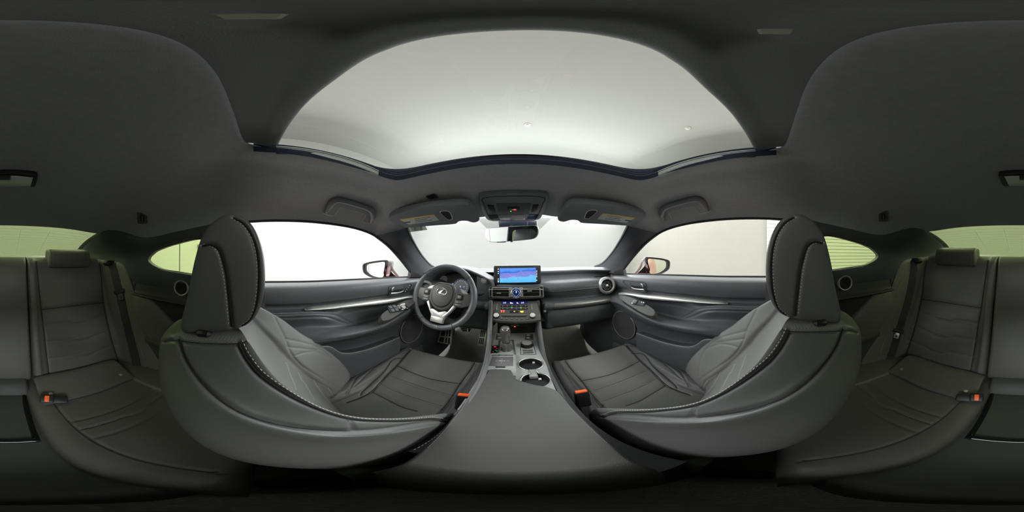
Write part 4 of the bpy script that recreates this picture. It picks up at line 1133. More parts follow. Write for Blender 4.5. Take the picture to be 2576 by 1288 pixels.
def vents():
    fr = frame(P(1298, 736, y=.925), (1, 0, 0), (0, .16, 1)); f = onpl(fr)
    t = thing('centre_air_vents', 'pair of rectangular air vents in a satin silver surround under the screen', 'air vents', fr[0])
    def rc(a, b, c, d): 
        x0, y0 = f(a, d); x1, y1 = f(c, b); return x0, y0, x1, y1
    x0, y0, x1, y1 = rc(1227.5, 718, 1369, 753)
    MB().prism(rrect(x1 - x0, y1 - y0, .010, 5, (x0 + x1) / 2, (y0 + y1) / 2), fr, -.10, -.004, .004).build('vent_housing', BLACK, t)
    o = rrect(x1 - x0 - .012, y1 - y0 - .012, .008, 6, (x0 + x1) / 2, (y0 + y1) / 2 + .001)
    MB().tube(np.array([fpt(fr, *q, -.002) for q in o]), .0013, 8, closed=True).build('surround', SATING, t)
    for s, nm in ((0, 'l'), (1, 'r')):
        a, b = ((1239, 1281), (1314.5, 1357))[s]
        X0, Y0, X1, Y1 = rc(a, 725, b, 746)
        cx, cy, w, h = (X0 + X1) / 2, (Y0 + Y1) / 2, X1 - X0, Y1 - Y0
        ring = np.array([fpt(fr, *q, .002) for q in rrect(w + .004, h + .004, .002, 3, cx, cy)])
        fm = MB().tube(ring, .0026, 8, closed=True).build('vent_frame', SATING, t)
        MB().prism(rrect(w, h, .002, 3, cx, cy), fr, -.02, -.0035).build('vent_well', BLACK, fm)
        for k in (-.27, .27): MB().box(fpt(fr, cx, cy + h * k, -.001), (w, .006, .001)).build('slat', BLACK, fm)
        mb = MB().box(fpt(fr, cx, cy, .003), (w, .006, .0022), bev=.0008)
        mb.build('slat', DARK, fm)
        sx, sy = f((1257, 1334)[s] - 2 + (0 if s else 0), (737.5, 732)[s])
        MB().box(fpt(fr, sx, sy, .006), (.026, .006, .0042), bev=.001).build('slider_tab', SATIN, fm)
        # thumb wheel
        a, b = ((1231.5, 1236), (1360.5, 1365))[s]
        X0, Y0, X1, Y1 = rc(a, 729, b, 744)
        MB().prism(rrect(X1 - X0 + .006, Y1 - Y0 + .008, .002, 3, (X0 + X1) / 2, (Y0 + Y1) / 2), fr, -.004, .001, .001).build('wheel_frame', SATING, t)
        MB().prism(rrect(X1 - X0, Y1 - Y0, .0015, 3, (X0 + X1) / 2, (Y0 + Y1) / 2), fr, .0, .003, .001).build('thumb_wheel', BLACK, t)
        l0, l1 = ((f(1229, 728), f(1286, 728)), (f(1309, 728), f(1366, 728)))[s]
        MB().tube(np.array([fpt(fr, *l0, .006), fpt(fr, *l1, .006)]), .0019, 8).build('chrome_bar', WHITEP, t)
        # satin shoulders beside the clock
        a, b = ((1280, 1289), (1306, 1316))[s]
        X0, Y0, X1, Y1 = rc(a, 723, b, 748)
        MB().prism(rrect(X1 - X0, Y1 - Y0, .003, 3, (X0 + X1) / 2, (Y0 + Y1) / 2), fr, -.004, .004, .002).build('clock_shoulder', SATING, t)
    c = f(1298, 737)
    cf = (fpt(fr, *c, .004), fr[1], fr[2], fr[3])
    k = thing('analogue_clock', 'round analogue clock with dark blue face and white hands between the centre vents', 'clock', cf[0])
    MB().lathe([(.031, -.02), (.031, .006), (.029, .010), (.0265, .011), (.0245, .007), (.0245, .002)], cf, 60, True).build('clock_ring', CHROME, k)
    fc = MB().lathe([(.0245, .0), (.0245, .0045), (.0003, .0045)], cf, 48).build('clock_face', mat('clock_face', (.005, .01, .05), .3, emit=(.002, .008, .05), estr=.8), k)
    lum = mat('clock_lume', (.8, .85, 1), .5, emit=(.75, .88, 1), estr=.9)
    for i in range(12):
        q = i * PI / 6; r0, r1 = (.016, .0215)
        MB().tube(np.array([fpt(cf, r0 * math.sin(q), r0 * math.cos(q), .0052), fpt(cf, r1 * math.sin(q), r1 * math.cos(q), .0052)]), .0009 if i % 3 else .0013, 4).build('hour_mark', lum, fc)
    for q, L, r in ((rad(2), .016, .0009), (rad(27), .011, .0012)):
        MB().tube(np.array([fpt(cf, 0, 0, .0058), fpt(cf, L * math.sin(q), L * math.cos(q), .0058)]), r, 4).build('clock_hand', lum, fc)
vents()

# ------------------------------------------------------------------ climate and radio stack
def stack():
    ey = np.array([0, .809, .588]); fr = (np.array([.0045, .875, -.303]), np.array([1., 0, 0]), ey, np.array([0, -.588, .809])); f = onpl(fr)
    t = thing('climate_control_panel', 'centre stack panel with climate display, button rows, disc slot and two silver knobs', 'control panel', fr[0])
    PAN = mat('stack_panel', (.12, .118, .112), .42, metal=.2, bump=.06, bscale=200, kind='brush')
    up = quad(fr, [(1242.5, 757), (1350.5, 757), (1357, 788), (1238, 788)])
    lo = quad(fr, [(1238, 788.5), (1357, 788.5), (1361.5, 804), (1340, 807.5), (1298, 809.5), (1255, 807.5), (1233, 804)])
    MB().prism(up[::-1], fr, -.02, .0, .001).build('climate_panel', PAN, t)
    MB().prism(lo[::-1], fr, -.02, .001, .001).build('radio_panel', PAN, t)
    def rc(a, b, c, d, o=0): 
        q = quad(fr, [(a, b), (c, b), (c, d), (a, d)], o); return q
    MB().prism(rc(1261, 757.5, 1326.5, 765.5)[::-1], fr, -.002, .0015).build('climate_display', mat('blue_display', (.005, .008, .05), .2, emit=(.004, .005, .06), estr=.9), t)
    lit = mat('display_digit', (.8, .85, 1), .5, emit=(.85, .92, 1), estr=1.0)
    for s, px in (('LO', 1269.5), ('LO', 1314.5)):
        txt('display_digits', s, .013, (fpt(fr, *f(px, 762), .0018), fr[1], fr[2], fr[3]), lit, t)
    for px, w in ((1287, .016), (1302, .010)):
        c = f(px, 762.5)
        MB().prism([(c[0] - w / 2, c[1] - .004), (c[0] + w / 2, c[1] - .004), (c[0] + w / 2, c[1] - .001), (c[0], c[1] + .001), (c[0] - w / 4, c[1] + .005), (c[0] - w / 2, c[1] + .005)], fr, .0015, .002).build('display_symbol', lit, t)
    for y0, y1 in ((768.5, 772), (775.5, 779)):
        for k in range(6):
            a = 1259.5 + k * 11.4
            b = MB().prism(rc(a, y0, a + 11.0, y1)[::-1], fr, -.002, .002, .0008).build('climate_button', BLACK, t)
            c = f(a + 5.5, (y0 + y1) / 2)
            MB().prism(rrect(.008, .0018, .0006, 2, *c), fr, .0018, .0023).build('button_marking', INKW, b)
    gr = mat('green_lamp', (.05, .5, .08), .5, emit=(.05, .9, .12), estr=1.2); am = mat('amber_lamp', (.8, .5, .02), .5, emit=(1, .6, .03), estr=1.1); rd = mat('red_lamp', (.8, .08, .03), .5, emit=(1, .10, .04), estr=1.2)
    for px in (1287.5, 1310.5): MB().prism(rrect(.0065, .0035, .001, 3, *f(px, 774)), fr, 0, .0022).build('indicator_lamp', gr, t)
    for px in (1261.5, 1267.5):
        c = f(px, 783.5); MB().prism([(c[0] - .005, c[1] + .007), (c[0] + .005, c[1] + .007), (c[0] + .002, c[1] - .002), (c[0] + .003, c[1] - .007), (c[0] - .003, c[1] - .007), (c[0] - .002, c[1] - .002)][::-1], fr, 0, .0018).build('warning_lamp', rd, t)
    c = f(1313, 784); MB().prism([(c[0] - .010, c[1] + .004), (c[0] + .010, c[1] + .004), (c[0] + .006, c[1] - .006), (c[0] - .006, c[1] - .006)][::-1], fr, 0, .0018).build('warning_lamp', am, t)
    hz = MB().prism(rc(1282.5, 781.5, 1305, 786.5)[::-1], fr, -.002, .003, .001).build('hazard_button', BLACK, t)
    c = f(1294, 784); MB().prism([(c[0] - .005, c[1] - .004), (c[0] + .005, c[1] - .004), (c[0], c[1] + .005)], fr, .002, .0036).build('hazard_triangle', mat('hazard_red', (.9, .3, .2), .5, emit=(1, .35, .25), estr=.7), hz)
    for px0, px1 in ((1250.5, 1249.5), (1337, 1338.5)):
        MB().tube(np.array([fpt(fr, *f(px0, 765), .002), fpt(fr, *f(px1, 780), .002)]), [.0009, .002], 6).build('temperature_slider', SATIN, t)
    for px in (1248.5, 1339.5):
        cf = (fpt(fr, *f(px, 796), 0), fr[1], fr[2], fr[3])
        kb = MB().lathe([(.0155, 0), (.0155, .010), (.0145, .012)], cf, 36).build('knob', BLACK, t)
        MB().lathe([(.0145, .0115), (.0145, .0145), (.0125, .0165), (.0003, .0168)], cf, 36).build('knob_cap', WHITEP, kb)
    MB().prism(quad(fr, [(1260, 794), (1328, 794), (1322, 798), (1266, 798)])[::-1], fr, -.004, .0018).build('disc_slot', BLACK, t)
    for px in (1262, 1275, 1288, 1300.5, 1313, 1326):
        b = MB().prism(rrect(.012, .004, .001, 2, *f(px, 803)), fr, 0, .0022, .0006).build('radio_button', BLACK, t)
        MB().prism(rrect(.008, .0013, .0004, 2, *f(px, 801)), fr, .0, .0014).build('button_marking', INKW, b)
    # storage recess below with sockets
    cav = [A((-.125, .83, -.358), (.0, .825, -.362), (.135, .83, -.358)), A((-.125, .955, -.362), (.0, .955, -.364), (.135, .955, -.362)), A((-.125, .960, -.42), (.0, .962, -.42), (.135, .960, -.42)), A((-.125, .955, -.495), (.0, .955, -.495), (.135, .955, -.495))]
    rb = MB().grid(lin(cav, 20, 16)).build('storage_recess', BLACK, t)
    cf = frame((0, .953, -.44), (1, 0, 0), (0, 0, 1)); g = onpl(cf)
    c = g(1295, 818); MB().prism(rrect(.05, .012, .002, 3, *c), cf, -.004, .002).build('socket_label', mat('dim_marking', (.12, .12, .12), .6), rb)
    c = g(1295, 821.5); MB().prism(rrect(.008, .007, .002, 3, *c), cf, -.004, .003).build('indicator_lamp', rd, rb)
    for px in (1294, 1312): 
        c = g(px, 828); MB().prism(rrect(.04, .02, .003, 3, *c), cf, -.004, .003, .001).build('socket_cover', BLACK, rb)
stack()

# ------------------------------------------------------------------ centre console
CZT = -.49
def console():
    from mathutils.geometry import tessellate_polygon
    t = thing('centre_console', 'grey centre console between the front seats with keyhole shaped double cup holder', 'console', (0, .5, -.93))
    L = [(1246, 838), (1243, 850), (1239.5, 865), (1234, 892), (1226, 920), (1211, 938), (1188, 975), (1150, 1030)]
    Rr = [(1344, 836), (1348, 850), (1352, 865), (1361, 892), (1372, 912), (1382, 940), (1394, 972), (1420, 1020)]
    l3 = spl(A(*[P(a, b, z=CZT) for a, b in L]), 40); r3 = spl(A(*[P(a, b, z=CZT) for a, b in Rr]), 40)
    c1, c2, rr_, ch = np.array([.038, .622]), np.array([.043, .508]), .047, .016
    hole = []
    a0 = math.asin(ch / rr_)
    for q in np.linspace(-PI / 2 + a0, 3 * PI / 2 - a0, 40): hole.append(c1 + rr_ * np.array([math.cos(q), math.sin(q)]))
    for q in np.linspace(PI / 2 + a0, 5 * PI / 2 - a0, 40): hole.append(c2 + rr_ * np.array([math.cos(q), math.sin(q)]))
    hole = np.array(hole)
    outer = np.vstack([l3, r3[::-1]])
    pts = [Vector((*p[:2], 0)) for p in outer]; hp = [Vector((*p, 0)) for p in hole]
    tri = tessellate_polygon([pts, hp]); V = np.array([(p.x, p.y, CZT) for p in pts + hp])
    F = [q if (V[q[1]] - V[q[0]])[0] * (V[q[2]] - V[q[0]])[1] - (V[q[1]] - V[q[0]])[1] * (V[q[2]] - V[q[0]])[0] > 0 else q[::-1] for q in tri]
    MB().add(V, F, False).build('top_plate', CONS, t)
    h3 = np.array([(p[0], p[1], CZT) for p in hole])
    WELL = mat('cup_well', (.01, .01, .011), .55)
    cc = h3.mean(0) - (0, 0, .075)
    well = MB().grid(lin([h3 + (0, 0, .001), h3 + (0, 0, -.075), (h3 - cc - (0, 0, .075)) * .5 + cc, (h3 - cc) * .01 * np.array([1, 1, 0]) + cc], len(h3), 10), cu=False)
    w = well.build('cup_holder', WELL, t)
    MB().box((.0405, .565, CZT - .040), (.030, .050, .07), bev=.002).build('cup_divider', CONS, w)
    MB().tube(spl(h3 + (0, 0, .0012), 200, closed=True), .0028, 8, closed=True).build('cup_rim', CHROME, w)
    for (x, y) in ((.053, .655), (.060, .530)):
        MB().box((x, y, CZT - .018), (.011, .010, .012), bev=.002).build('cup_clip', WHITEP, w)
    # padded rims rising towards the dashboard
    for s, lst, inn in ((-1, [(1230, 757), (1228.5, 790), (1227, 821), (1223, 871), (1212, 924)], l3), (1, [(1357.5, 757), (1359.5, 790), (1361.5, 815), (1367.5, 861), (1378, 908)], r3)):
        xs = [-.160, -.157, -.153, -.147, -.134]
        if s > 0: xs = [.124, .122, .120, .116, .110]
        o = A(*[P(a, b, x=x) for (a, b), x in zip(lst, xs)])
        o = np.vstack([o, o[-1] + (0, -.20, -.012), o[-1] + (0, -.40, -.02)])
        o = spl(o, 60)
        iw = np.stack([np.interp(np.clip(o[:, 1], .3, .955), inn[::-1][:, 1] if inn[0][1] > inn[-1][1] else inn[:, 1], inn[::-1][:, 0] if inn[0][1] > inn[-1][1] else inn[:, 0]), o[:, 1], np.full(60, CZT)], 1)
        crest = o + (-s * .012, 0, .006)
        top_in = o + (-s * .022, 0, -.002)
        dn = iw.copy(); dn[:, 2] = CZT - .004
        midw = top_in * .5 + dn * .5 + (s * .003, 0, 0)
        outd = o + (s * .003, 0, -.03); flo = outd.copy(); flo[:, 2] = -.94
        MB().grid(lin([dn, midw, top_in, crest, o, outd, flo], 60, 50)).build('side_rim', mat('rim_leather', (.12, .125, .13), .42, bump=.1, bscale=900, kind='grain'), t, [BLACK], [1 if j / 49 * 6 > 5.0 or i > 46 else 0 for j in range(49) for i in range(59)])  # lower outside and rear end blackened, shade put into the colour
        stitches(o + (-s * .004, 0, .0055), .005, .003, .0006).build('stitching', THREADD, t)
    # body below
    MB().box((0, .50, -.72), (.24, .84, .42)).build('console_body', BLACK, t)
    fl = frame((0, 0, CZT), (1, 0, 0), (0, 1, 0)); g = onpl(fl)
    def pz(a, b): return g(a, b)
    # seat heater switch groups
    for pxs in ((1249, 1262), (1322, 1341)):
        q = quad(fl, [(pxs[0], 841), (pxs[1], 841), (pxs[1] + 1, 855), (pxs[0] - 2, 855)])
        m_ = MB().prism(q[::-1], fl, -.002, .0015, .0008).build('heater_switches', GREY, t)
        for y in (843.5, 850.5):
            xx = (1256, 1329)[pxs[0] > 1300]
            b = MB().prism(rrect(.020, .018, .002, 3, *pz(xx, y)), fl, 0, .004, .001).build('heater_button', CONS, m_)
            MB().prism(rrect(.006, .006, .002, 3, *pz(xx, y)), fl, .0, .0046).build('button_marking', INKW, b)
    # rotary drive mode dial
    q = quad(fl, [(1310.5, 861), (1340, 861), (1349, 892), (1309.5, 892)])
    MB().tube(np.array([fpt(fl, *k, .001) for k in spl(q, 60, True) * .0 + np.array([p for p in poly(np.vstack([q, q[:1]]), 61)[:-1]])]), .0010, 6, closed=True).build('dial_border', SEAM, t)
    c = pz(1325.5, 870)
    cf = (fpt(fl, *c), fl[1], fl[2], fl[3])
    dl = MB().lathe([(.031, 0), (.030, .004), (.026, .005), (.0255, .018), (.0245, .020)], cf, 48).build('mode_dial', BLACK, t)
    MB().lathe([(.0245, .018), (.0235, .021), (.0003, .0205)], cf, 48).build('dial_cap', SATIN, dl)
    for a, b, w_ in ((1321, 882, .022), (1334, 882, .022), (1329, 887.5, .046)):
        MB().prism(rrect(w_, .014, .002, 3, *pz(a, b)), fl, 0, .003, .001).build('console_button', GREY, t)
    # lit gear position gate
    q = quad(fl, [(1238, 870.5), (1255, 870.5), (1252, 889), (1232, 889)])
    gp = MB().prism(q[::-1], fl, 0, .003, .001).build('gear_indicator', GLOSS, t)
    rdl = mat('gate_red_lamp', (.7, .02, .05), .5, emit=(1, .02, .06), estr=1.6)
    MB().prism(rrect(.008, .006, .002, 3, *pz(1245, 873.5)), fl, .002, .0036).build('gear_lamp', rdl, gp)
    for i, (a, b) in enumerate(((1249, 874), (1250, 878), (1246.5, 882), (1241, 886), (1250, 884))):
        MB().prism(rrect(.004, .004, .001, 2, *pz(a, b)), fl, .002, .0034).build('gear_marking', (INKW, rdl, INKW, ORANGE, mat('green_lamp', (0, 0, 0)))[i], gp)
    # front closing plate under the recess
    return t
console()
def touchpad():
    fl = frame((0, 0, CZT + .016), (1, 0, 0), (0, 1, 0)); g = onpl(fl)
    t = thing('touchpad_controller', 'flat grey touchpad with silver edge in front of the armrest', 'touchpad', (-.06, .60, CZT))
    q = quad(fl, [(1234, 892), (1242, 890), (1288, 890), (1294, 892.5), (1296, 920), (1297.5, 945), (1290, 945), (1285, 931), (1226, 931), (1208, 945), (1215, 930), (1226, 909)])
    MB().prism(q[::-1], fl, -.018, .0, .002).build('palm_rest', CONS, t)
    e = [(1204, 950), (1215, 930), (1226, 908), (1234, 893), (1242, 889.5), (1288, 889.5), (1294, 892), (1296, 920), (1297.5, 946)]
    MB().tube(spl(A(*[P(a, b, z=CZT + .015) for a, b in e]), 80), .0016, 8).build('silver_edge', SATIN, t)
    q = quad(fl, [(1238, 897.5), (1291, 897.5), (1291, 920.5), (1230.5, 920.5)])
    p = MB().prism(q[::-1], fl, -.002, .0012, .0006).build('touch_surface', mat('touch_grey', (.13, .13, .135), .45), t)
    txt('lettering', 'LEXUS', .009, (fpt(fl, *g(1262.5, 908.5), .0014), fl[1], fl[2], fl[3]), INKW, p)
    for a, b in (((1246, 908.5), (1252, 908.5)), ((1273, 908.5), (1281, 908.5)), ((1263, 902.5), (1263, 905.5)), ((1262, 911.5), (1262, 914.5))):
        MB().tube(np.array([fpt(fl, *g(*a), .0013), fpt(fl, *g(*b), .0013)]), .0005, 4).build('guide_line', INKW, p)
    for a in (1247, 1264, 1281):
        MB().prism(rrect(.034, .009, .0015, 3, *g(a, 894.2)), fl, -.001, .0016, .0008).build('touchpad_button', GREY, t)
    q = quad(fl, [(1247.5, 922.5), (1271, 922.5), (1271, 925), (1247, 925)])
    MB().prism(q[::-1], fl, -.001, .003, .001).build('map_button', BLACK, t)
touchpad()
def shifter():
    b0 = P(1272, 893, z=CZT); k0 = P(1271, 826, y=b0[1] + .02)
    t = thing('gear_lever', 'grey leather gear lever with stitched boot and glossy rounded knob', 'gear lever', b0)
    fl = frame((0, 0, CZT), (1, 0, 0), (0, 1, 0)); g = onpl(fl)
    q = quad(fl, [(1259, 857), (1292, 857), (1297, 892), (1254, 892)]); c = q.mean(0)
    rim = poly(np.vstack([q, q[:1]]), 49)[:-1]
    G = [np.array([fpt(fl, *(c + (r - c) * k), h) for r in rim]) for k, h in ((1.04, .0), (1.02, .006), (.96, .006), (.92, -.012), (.90, -.03))]
    MB().grid(lin(G, 48, 12, closed_u=True), cu=True).build('boot_frame', SOFT, t)
    base = fpt(fl, *c, -.025); ax = spl(np.array([base, base * .6 + k0 * .4 + (.0, -.012, 0), base * .35 + k0 * .65 + (0, -.012, 0), k0]), 30)
    rows = []
    for i, (k, rx, ry) in enumerate(((0, .040, .048), (.12, .034, .040), (.25, .022, .030), (.34, .026, .030), (.46, .022, .026), (.55, .0185, .021))):
        p = ax[int(k * 29)]
        rows.append(np.array([p + (rx * math.cos(q_) * (1 + .05 * math.sin(5 * q_ + i)), ry * math.sin(q_) * (1 + .06 * math.cos(4 * q_ + 2 * i)), 0) for q_ in np.linspace(0, 2 * PI, 25)[:-1]]))
    bt_ = MB().grid(loft(rows, 60, 36, closed_u=True), cu=True).build('boot', LEA, t)
    l = np.array([ax[int(k * 29)] + (dx, -ry - .002, 0) for k, ry, dx in ((.02, .046, 0), (.12, .040, 0), (.25, .030, 0), (.34, .030, 0), (.46, .026, 0), (.55, .021, 0))])
    for dx in (-.002, .002): stitches(spl(l + (dx, 0, 0), 60), .003, .0018, .0006).build('stitching', THREAD, bt_)
    nr = []
    for k, rx, ry, dy in ((.53, .017, .019, 0), (.62, .0185, .021, 0), (.75, .020, .023, -.002), (.86, .0225, .026, -.006), (.95, .0235, .028, -.010), (1.0, .0225, .026, -.012)):
        p = ax[int(k * 29)]
        nr.append(np.array([p + (rx * math.cos(q_), ry * math.sin(q_) + dy, 0) for q_ in np.linspace(0, 2 * PI, 25)[:-1]]))
    top = ax[-1] + (0, -.012, .012)
    nr += [np.array([top + (.016 * math.cos(q_), .018 * math.sin(q_), 0) for q_ in np.linspace(0, 2 * PI, 25)[:-1]]), np.array([top + (.001 * math.cos(q_), .001 * math.sin(q_), .003) for q_ in np.linspace(0, 2 * PI, 25)[:-1]])]
    MB().grid(loft(nr, 60, 40, closed_u=True), cu=True, cap=True).build('knob', mat('knob_leather', (.14, .13, .125), .2, coat=.8, metal=.3), t)
shifter()
def armrest():
    t = thing('armrest', 'wide padded grey armrest lid with stitched edges between the front seats', 'armrest', (0, .3, -.6))
    Z = -.462
    Lp = [(1229, 932), (1212, 951), (1200, 970), (1180, 1001), (1150, 1040), (1120, 1076), (1080, 1118), (1020, 1166)]
    Rp = [(1286, 933), (1290, 946), (1300, 955), (1340, 968), (1378, 975), (1404, 986), (1440, 1028), (1480, 1068), (1530, 1113), (1590, 1163)]
    l = A(*[P(a, b, z=Z) for a, b in Lp]); r = A(*[P(a, b, z=Z) for a, b in Rp])
    l, r = spl(l, 80), spl(r, 80)
    m = (l + r) / 2
    def lv(k, dz): return m + (l - m) * k, m + (r - m) * k, dz
    rows = []
    for a, dz in ((1.0, -.12), (1.035, -.05), (1.03, -.012), (1.0, .0), (.93, .004), (.6, .008), (0, .010)):
        q = m + (l - m) * a; q = q + (0, 0, dz); rows.append(q)
    for a, dz in ((.6, .008), (.93, .004), (1.0, .0), (1.03, -.012), (1.035, -.05), (1.0, -.12)):
        q = m + (r - m) * a; q = q + (0, 0, dz); rows.append(q)
    G = np.array(rows)
    G = loft([G[k] for k in range(len(G))], 80, 100)
    # close the rear end with a rounded drop
    G = G.transpose(1, 0, 2)
    end = G[-1].copy(); tail = []
    for dy, dz in ((-.014, -.006), (-.026, -.022), (-.032, -.05), (-.032, -.12), (-.03, -.28)):
        q = end + (0, dy, 0); q[:, 2] = np.minimum(end[:, 2], end[50, 2]) + dz; tail.append(q)
    fr0 = G[0].copy(); head = []
    for dy, dz in ((.004, -.05), (.005, -.014)):
        q = fr0 + (0, dy, 0); q[:, 2] = np.minimum(fr0[:, 2] + dz, fr0[:, 2]); head.append(q)
    G = np.vstack([np.array(head), G, np.array(tail)])
    MB().grid(G).build('lid', mat('armrest_leather', (.068, .068, .067), .5, bump=.2, bscale=450, kind='grain', spec=.4), t)
    for e, s in ((l, 1), (r, -1)):
        stitches((m + (e - m) * .975 + (0, 0, .0028))[:70], .0030, .0022, .00045).build('stitching', THREADD, t)
    mb = MB().box((0, .255, -.74), (.19, .33, .38), bev=.01).build('storage_box', BLACK, t)
armrest()
# ------------------------------------------------------------------ pedals
def pedals():
    fr = frame(P(1119, 848, y=1.12), (1, .08, .02), (.10, .55, 1)); f = onpl(fr)
    q = quad(fr, [(1110, 827), (1138, 824), (1135.5, 868), (1100.5, 861)])
    t = thing('footrest', 'large silver footrest plate with rubber pads, leftmost in the driver footwell', 'footrest', fr[0])
    MB().prism(q[::-1], fr, -.01, .003, .002).build('metal_plate', SATIN, t)
    def rel(a, b): return q[0] * (1 - a) * (1 - b) + q[1] * a * (1 - b) + q[2] * a * b + q[3] * (1 - a) * b
    for a0, a1 in ((.10, .44), (.55, .66), (.76, .88)):
        for b0, b1 in ((.05, .52), (.60, .93)):
            MB().prism(np.array([rel(a0, b0), rel(a1, b0), rel(a1, b1), rel(a0, b1)])[::-1], fr, .0, .006, .001).build('rubber_pad', RUB, t)
    fr = frame(P(1173, 830, y=1.09), (1, 0, 0), (0, .5, 1)); q = quad(fr, [(1157, 823.5), (1188, 825), (1184, 837), (1162, 834)])
    t = thing('brake_pedal', 'wide silver brake pedal with rubber inserts, middle of the driver footwell', 'pedal', fr[0], 'driver pedals')
    MB().prism(q[::-1], fr, -.008, .003, .002).build('metal_plate', SATIN, t)
    for a0, a1, b0, b1 in ((.10, .62, .14, .42), (.16, .62, .55, .85), (.72, .92, .14, .85)):
        MB().prism(np.array([rel2(q, a0, b0), rel2(q, a1, b0), rel2(q, a1, b1), rel2(q, a0, b1)])[::-1], fr, .0, .006, .001).build('rubber_pad', RUB, t)
    c = fpt(fr, *q.mean(0)); MB().tube(np.array([c + (0, .01, 0), c + (0.01, .12, .10), c + (.01, .2, .26)]), .008, 8).build('pedal_arm', BLACK, t)
    fr = frame(P(1213, 850, y=1.09), (1, 0, 0), (.12, .45, 1)); q = quad(fr, [(1209.5, 828), (1226, 829), (1220, 871), (1201, 869)])
    t = thing('accelerator_pedal', 'tall slim silver accelerator pedal beside the centre console', 'pedal', fr[0], 'driver pedals')
    MB().prism(q[::-1], fr, -.010, .003, .002).build('metal_plate', SATIN, t)
    for a0 in (.12, .36, .60):
        for b0, b1 in ((.06, .46), (.52, .88)):
            MB().prism(np.array([rel2(q, a0, b0), rel2(q, a0 + .14, b0), rel2(q, a0 + .14, b1), rel2(q, a0, b1)])[::-1], fr, .0, .006, .001).build('rubber_pad', RUB, t)
    c = fpt(fr, *q.mean(0)); MB().tube(np.array([c + (0, .01, 0), c + (0.01, .12, .05), c + (.01, .2, .2)]), .008, 8).build('pedal_arm', BLACK, t)
def rel2(q, a, b): return q[0] * (1 - a) * (1 - b) + q[1] * a * (1 - b) + q[2] * a * b + q[3] * (1 - a) * b
pedals()
# ================================================================== rear seats
def BY_(z): return -.80 + (-.02 - z) * .384
def rear_back():
    xs = [(-.128, -.09), (-.131, -.03), (-.138, .004), (-.160, .012), (-.187, .0), (-.27, -.004), (-.36, -.006), (-.45, -.004), (-.530, .0), (-.545, .035), (-.558, .10), (-.572, .165), (-.588, .190), (-.612, .14), (-.62, .0)]
    rows = []
    for z, dy, k in ((-.10, -.13, .2), (-.035, -.11, .5), (-.008, -.07, .8), (-.004, -.03, 1), (-.022, .0, 1), (-.06, .006, 1), (-.16, .004, 1), (-.28, .004, 1), (-.40, .004, 1.02), (-.50, .004, 1.05), (-.575, .0, 1.08), (-.62, -.02, 1.08)):
        r = []
        for x, o in xs:
            dz = -.025 * max(0, (-x - .53) / .06) if z > -.1 else 0
            xx = x - (.008 if x < -.54 and z < -.3 else 0)
            if z < -.3 and x < -.54: xx -= .006
            r.append((xx, BY_(z) + dy + o * k, z + dz))
        rows.append(np.array(r))
    return Surf(loft(rows, 320, 320), (-.35, -1.2, -.4)), len(xs), len(rows)
RB, _nx, _nr = rear_back()
rL = RB.px([(92, 660), (97, 700), (104, 778), (110, 820), (116, 880), (125, 951)], 80)
rR = RB.px([(250, 664), (255, 700), (261, 761), (275, 830), (289, 880), (300, 913)], 80)
rX = [RB.px(k, 70, smooth=False) for k in ([(103, 779), (180, 770), (261, 761)],
      [(109, 820), (170, 812), (180, 817), (215, 812), (226, 804), (267, 794)], [(113, 862), (176, 855), (186, 860), (222, 854), (234, 846), (277, 830)], [(119, 905), (185, 895), (195, 900), (230, 894), (241, 885), (289, 868)])]
rS = [RB.px(k, 70, smooth=False) for k in ([(109, 819), (180, 811), (267, 793)], [(113, 861), (186, 853), (277, 829)], [(119, 904), (195, 893), (289, 867)])]
rW = RB.px([(304, 702), (318, 730), (323, 745), (330, 800), (345, 850), (362, 900), (374, 936)], 80)
RSEAM = [RB.snap(l, -.002) for l in (rL, rR, rX[0])]
for l in (rL, rR): RB.press(l, .0055, .005)
for l in rX: RB.press(l, .010, .003); RB.press(l, .004, .002)
RB.press(rW, .003, .003); RB.norms(); RB.bv = None
rb_idx = []
for j in range(319):
    v = j / 319 * (_nr - 1)
    for i in range(319):
        u = (i + .5) / 319 * (_nx - 1)
        rb_idx.append(1 if 4.0 < u < 8.0 and v > 3.4 else 0)
ccols = [(-.093, -.10), (-.096, -.03), (-.103, -.004), (-.13, .006), (-.158, .003), (-.168, .0), (-.24, -.004), (-.31, -.006), (-.38, -.004), (-.455, .0), (-.468, .008), (-.53, .010), (-.60, -.004), (-.61, -.06)]
crows = []
for y, z in ((-.66, -.60), (-.56, -.588), (-.446, -.580), (-.33, -.578), (-.24, -.576), (-.14, -.575), (-.06, -.580), (-.02, -.60), (-.005, -.66), (-.01, -.80)):
    crows.append(np.array([(x, y, z + dz) for x, dz in ccols]))
RC_ = Surf(loft(crows, 160, 180), (-.35, -.4, -1.0))
qL = np.array([(-.166, y, -.578) for y in np.linspace(-.46, -.03, 80)])
qX = [np.array([(x, y, -.578) for x in np.linspace(-.17, -.455, 60)]) for y in (-.33, -.24)]
qN = np.array([(x, y, -.578) for x, y in ((-.17, -.288), (-.29, -.288), (-.305, -.276), (-.36, -.276), (-.375, -.288), (-.455, -.288))])
for l in [RC_.snap(qL), RC_.snap(qX[0]), RC_.snap(qX[1]), RC_.snap(poly(qN, 60)), RC_.snap(np.array([(-.46, y, -.57) for y in np.linspace(-.46, -.03, 80)]))]: RC_.press(l, .004, .004)
RC_.norms(); RC_.bv = None
fcols = [-.128, -.136, -.20, -.31, -.42, -.475, -.483]
fl_ = []
for y, z in ((-.60, -.56), (-.585, -.535), (-.555, -.532), (-.50, -.552), (-.455, -.568), (-.440, -.574), (-.443, -.585)):
    fl_.append(np.array([(x, y + (.012 if abs(x + .31) > .16 else 0), z - (.012 if i in (0, 6) else 0)) for i, x in enumerate(fcols)]))
FLAP = Surf(loft(fl_, 60, 40), (-.3, -.5, -.9))
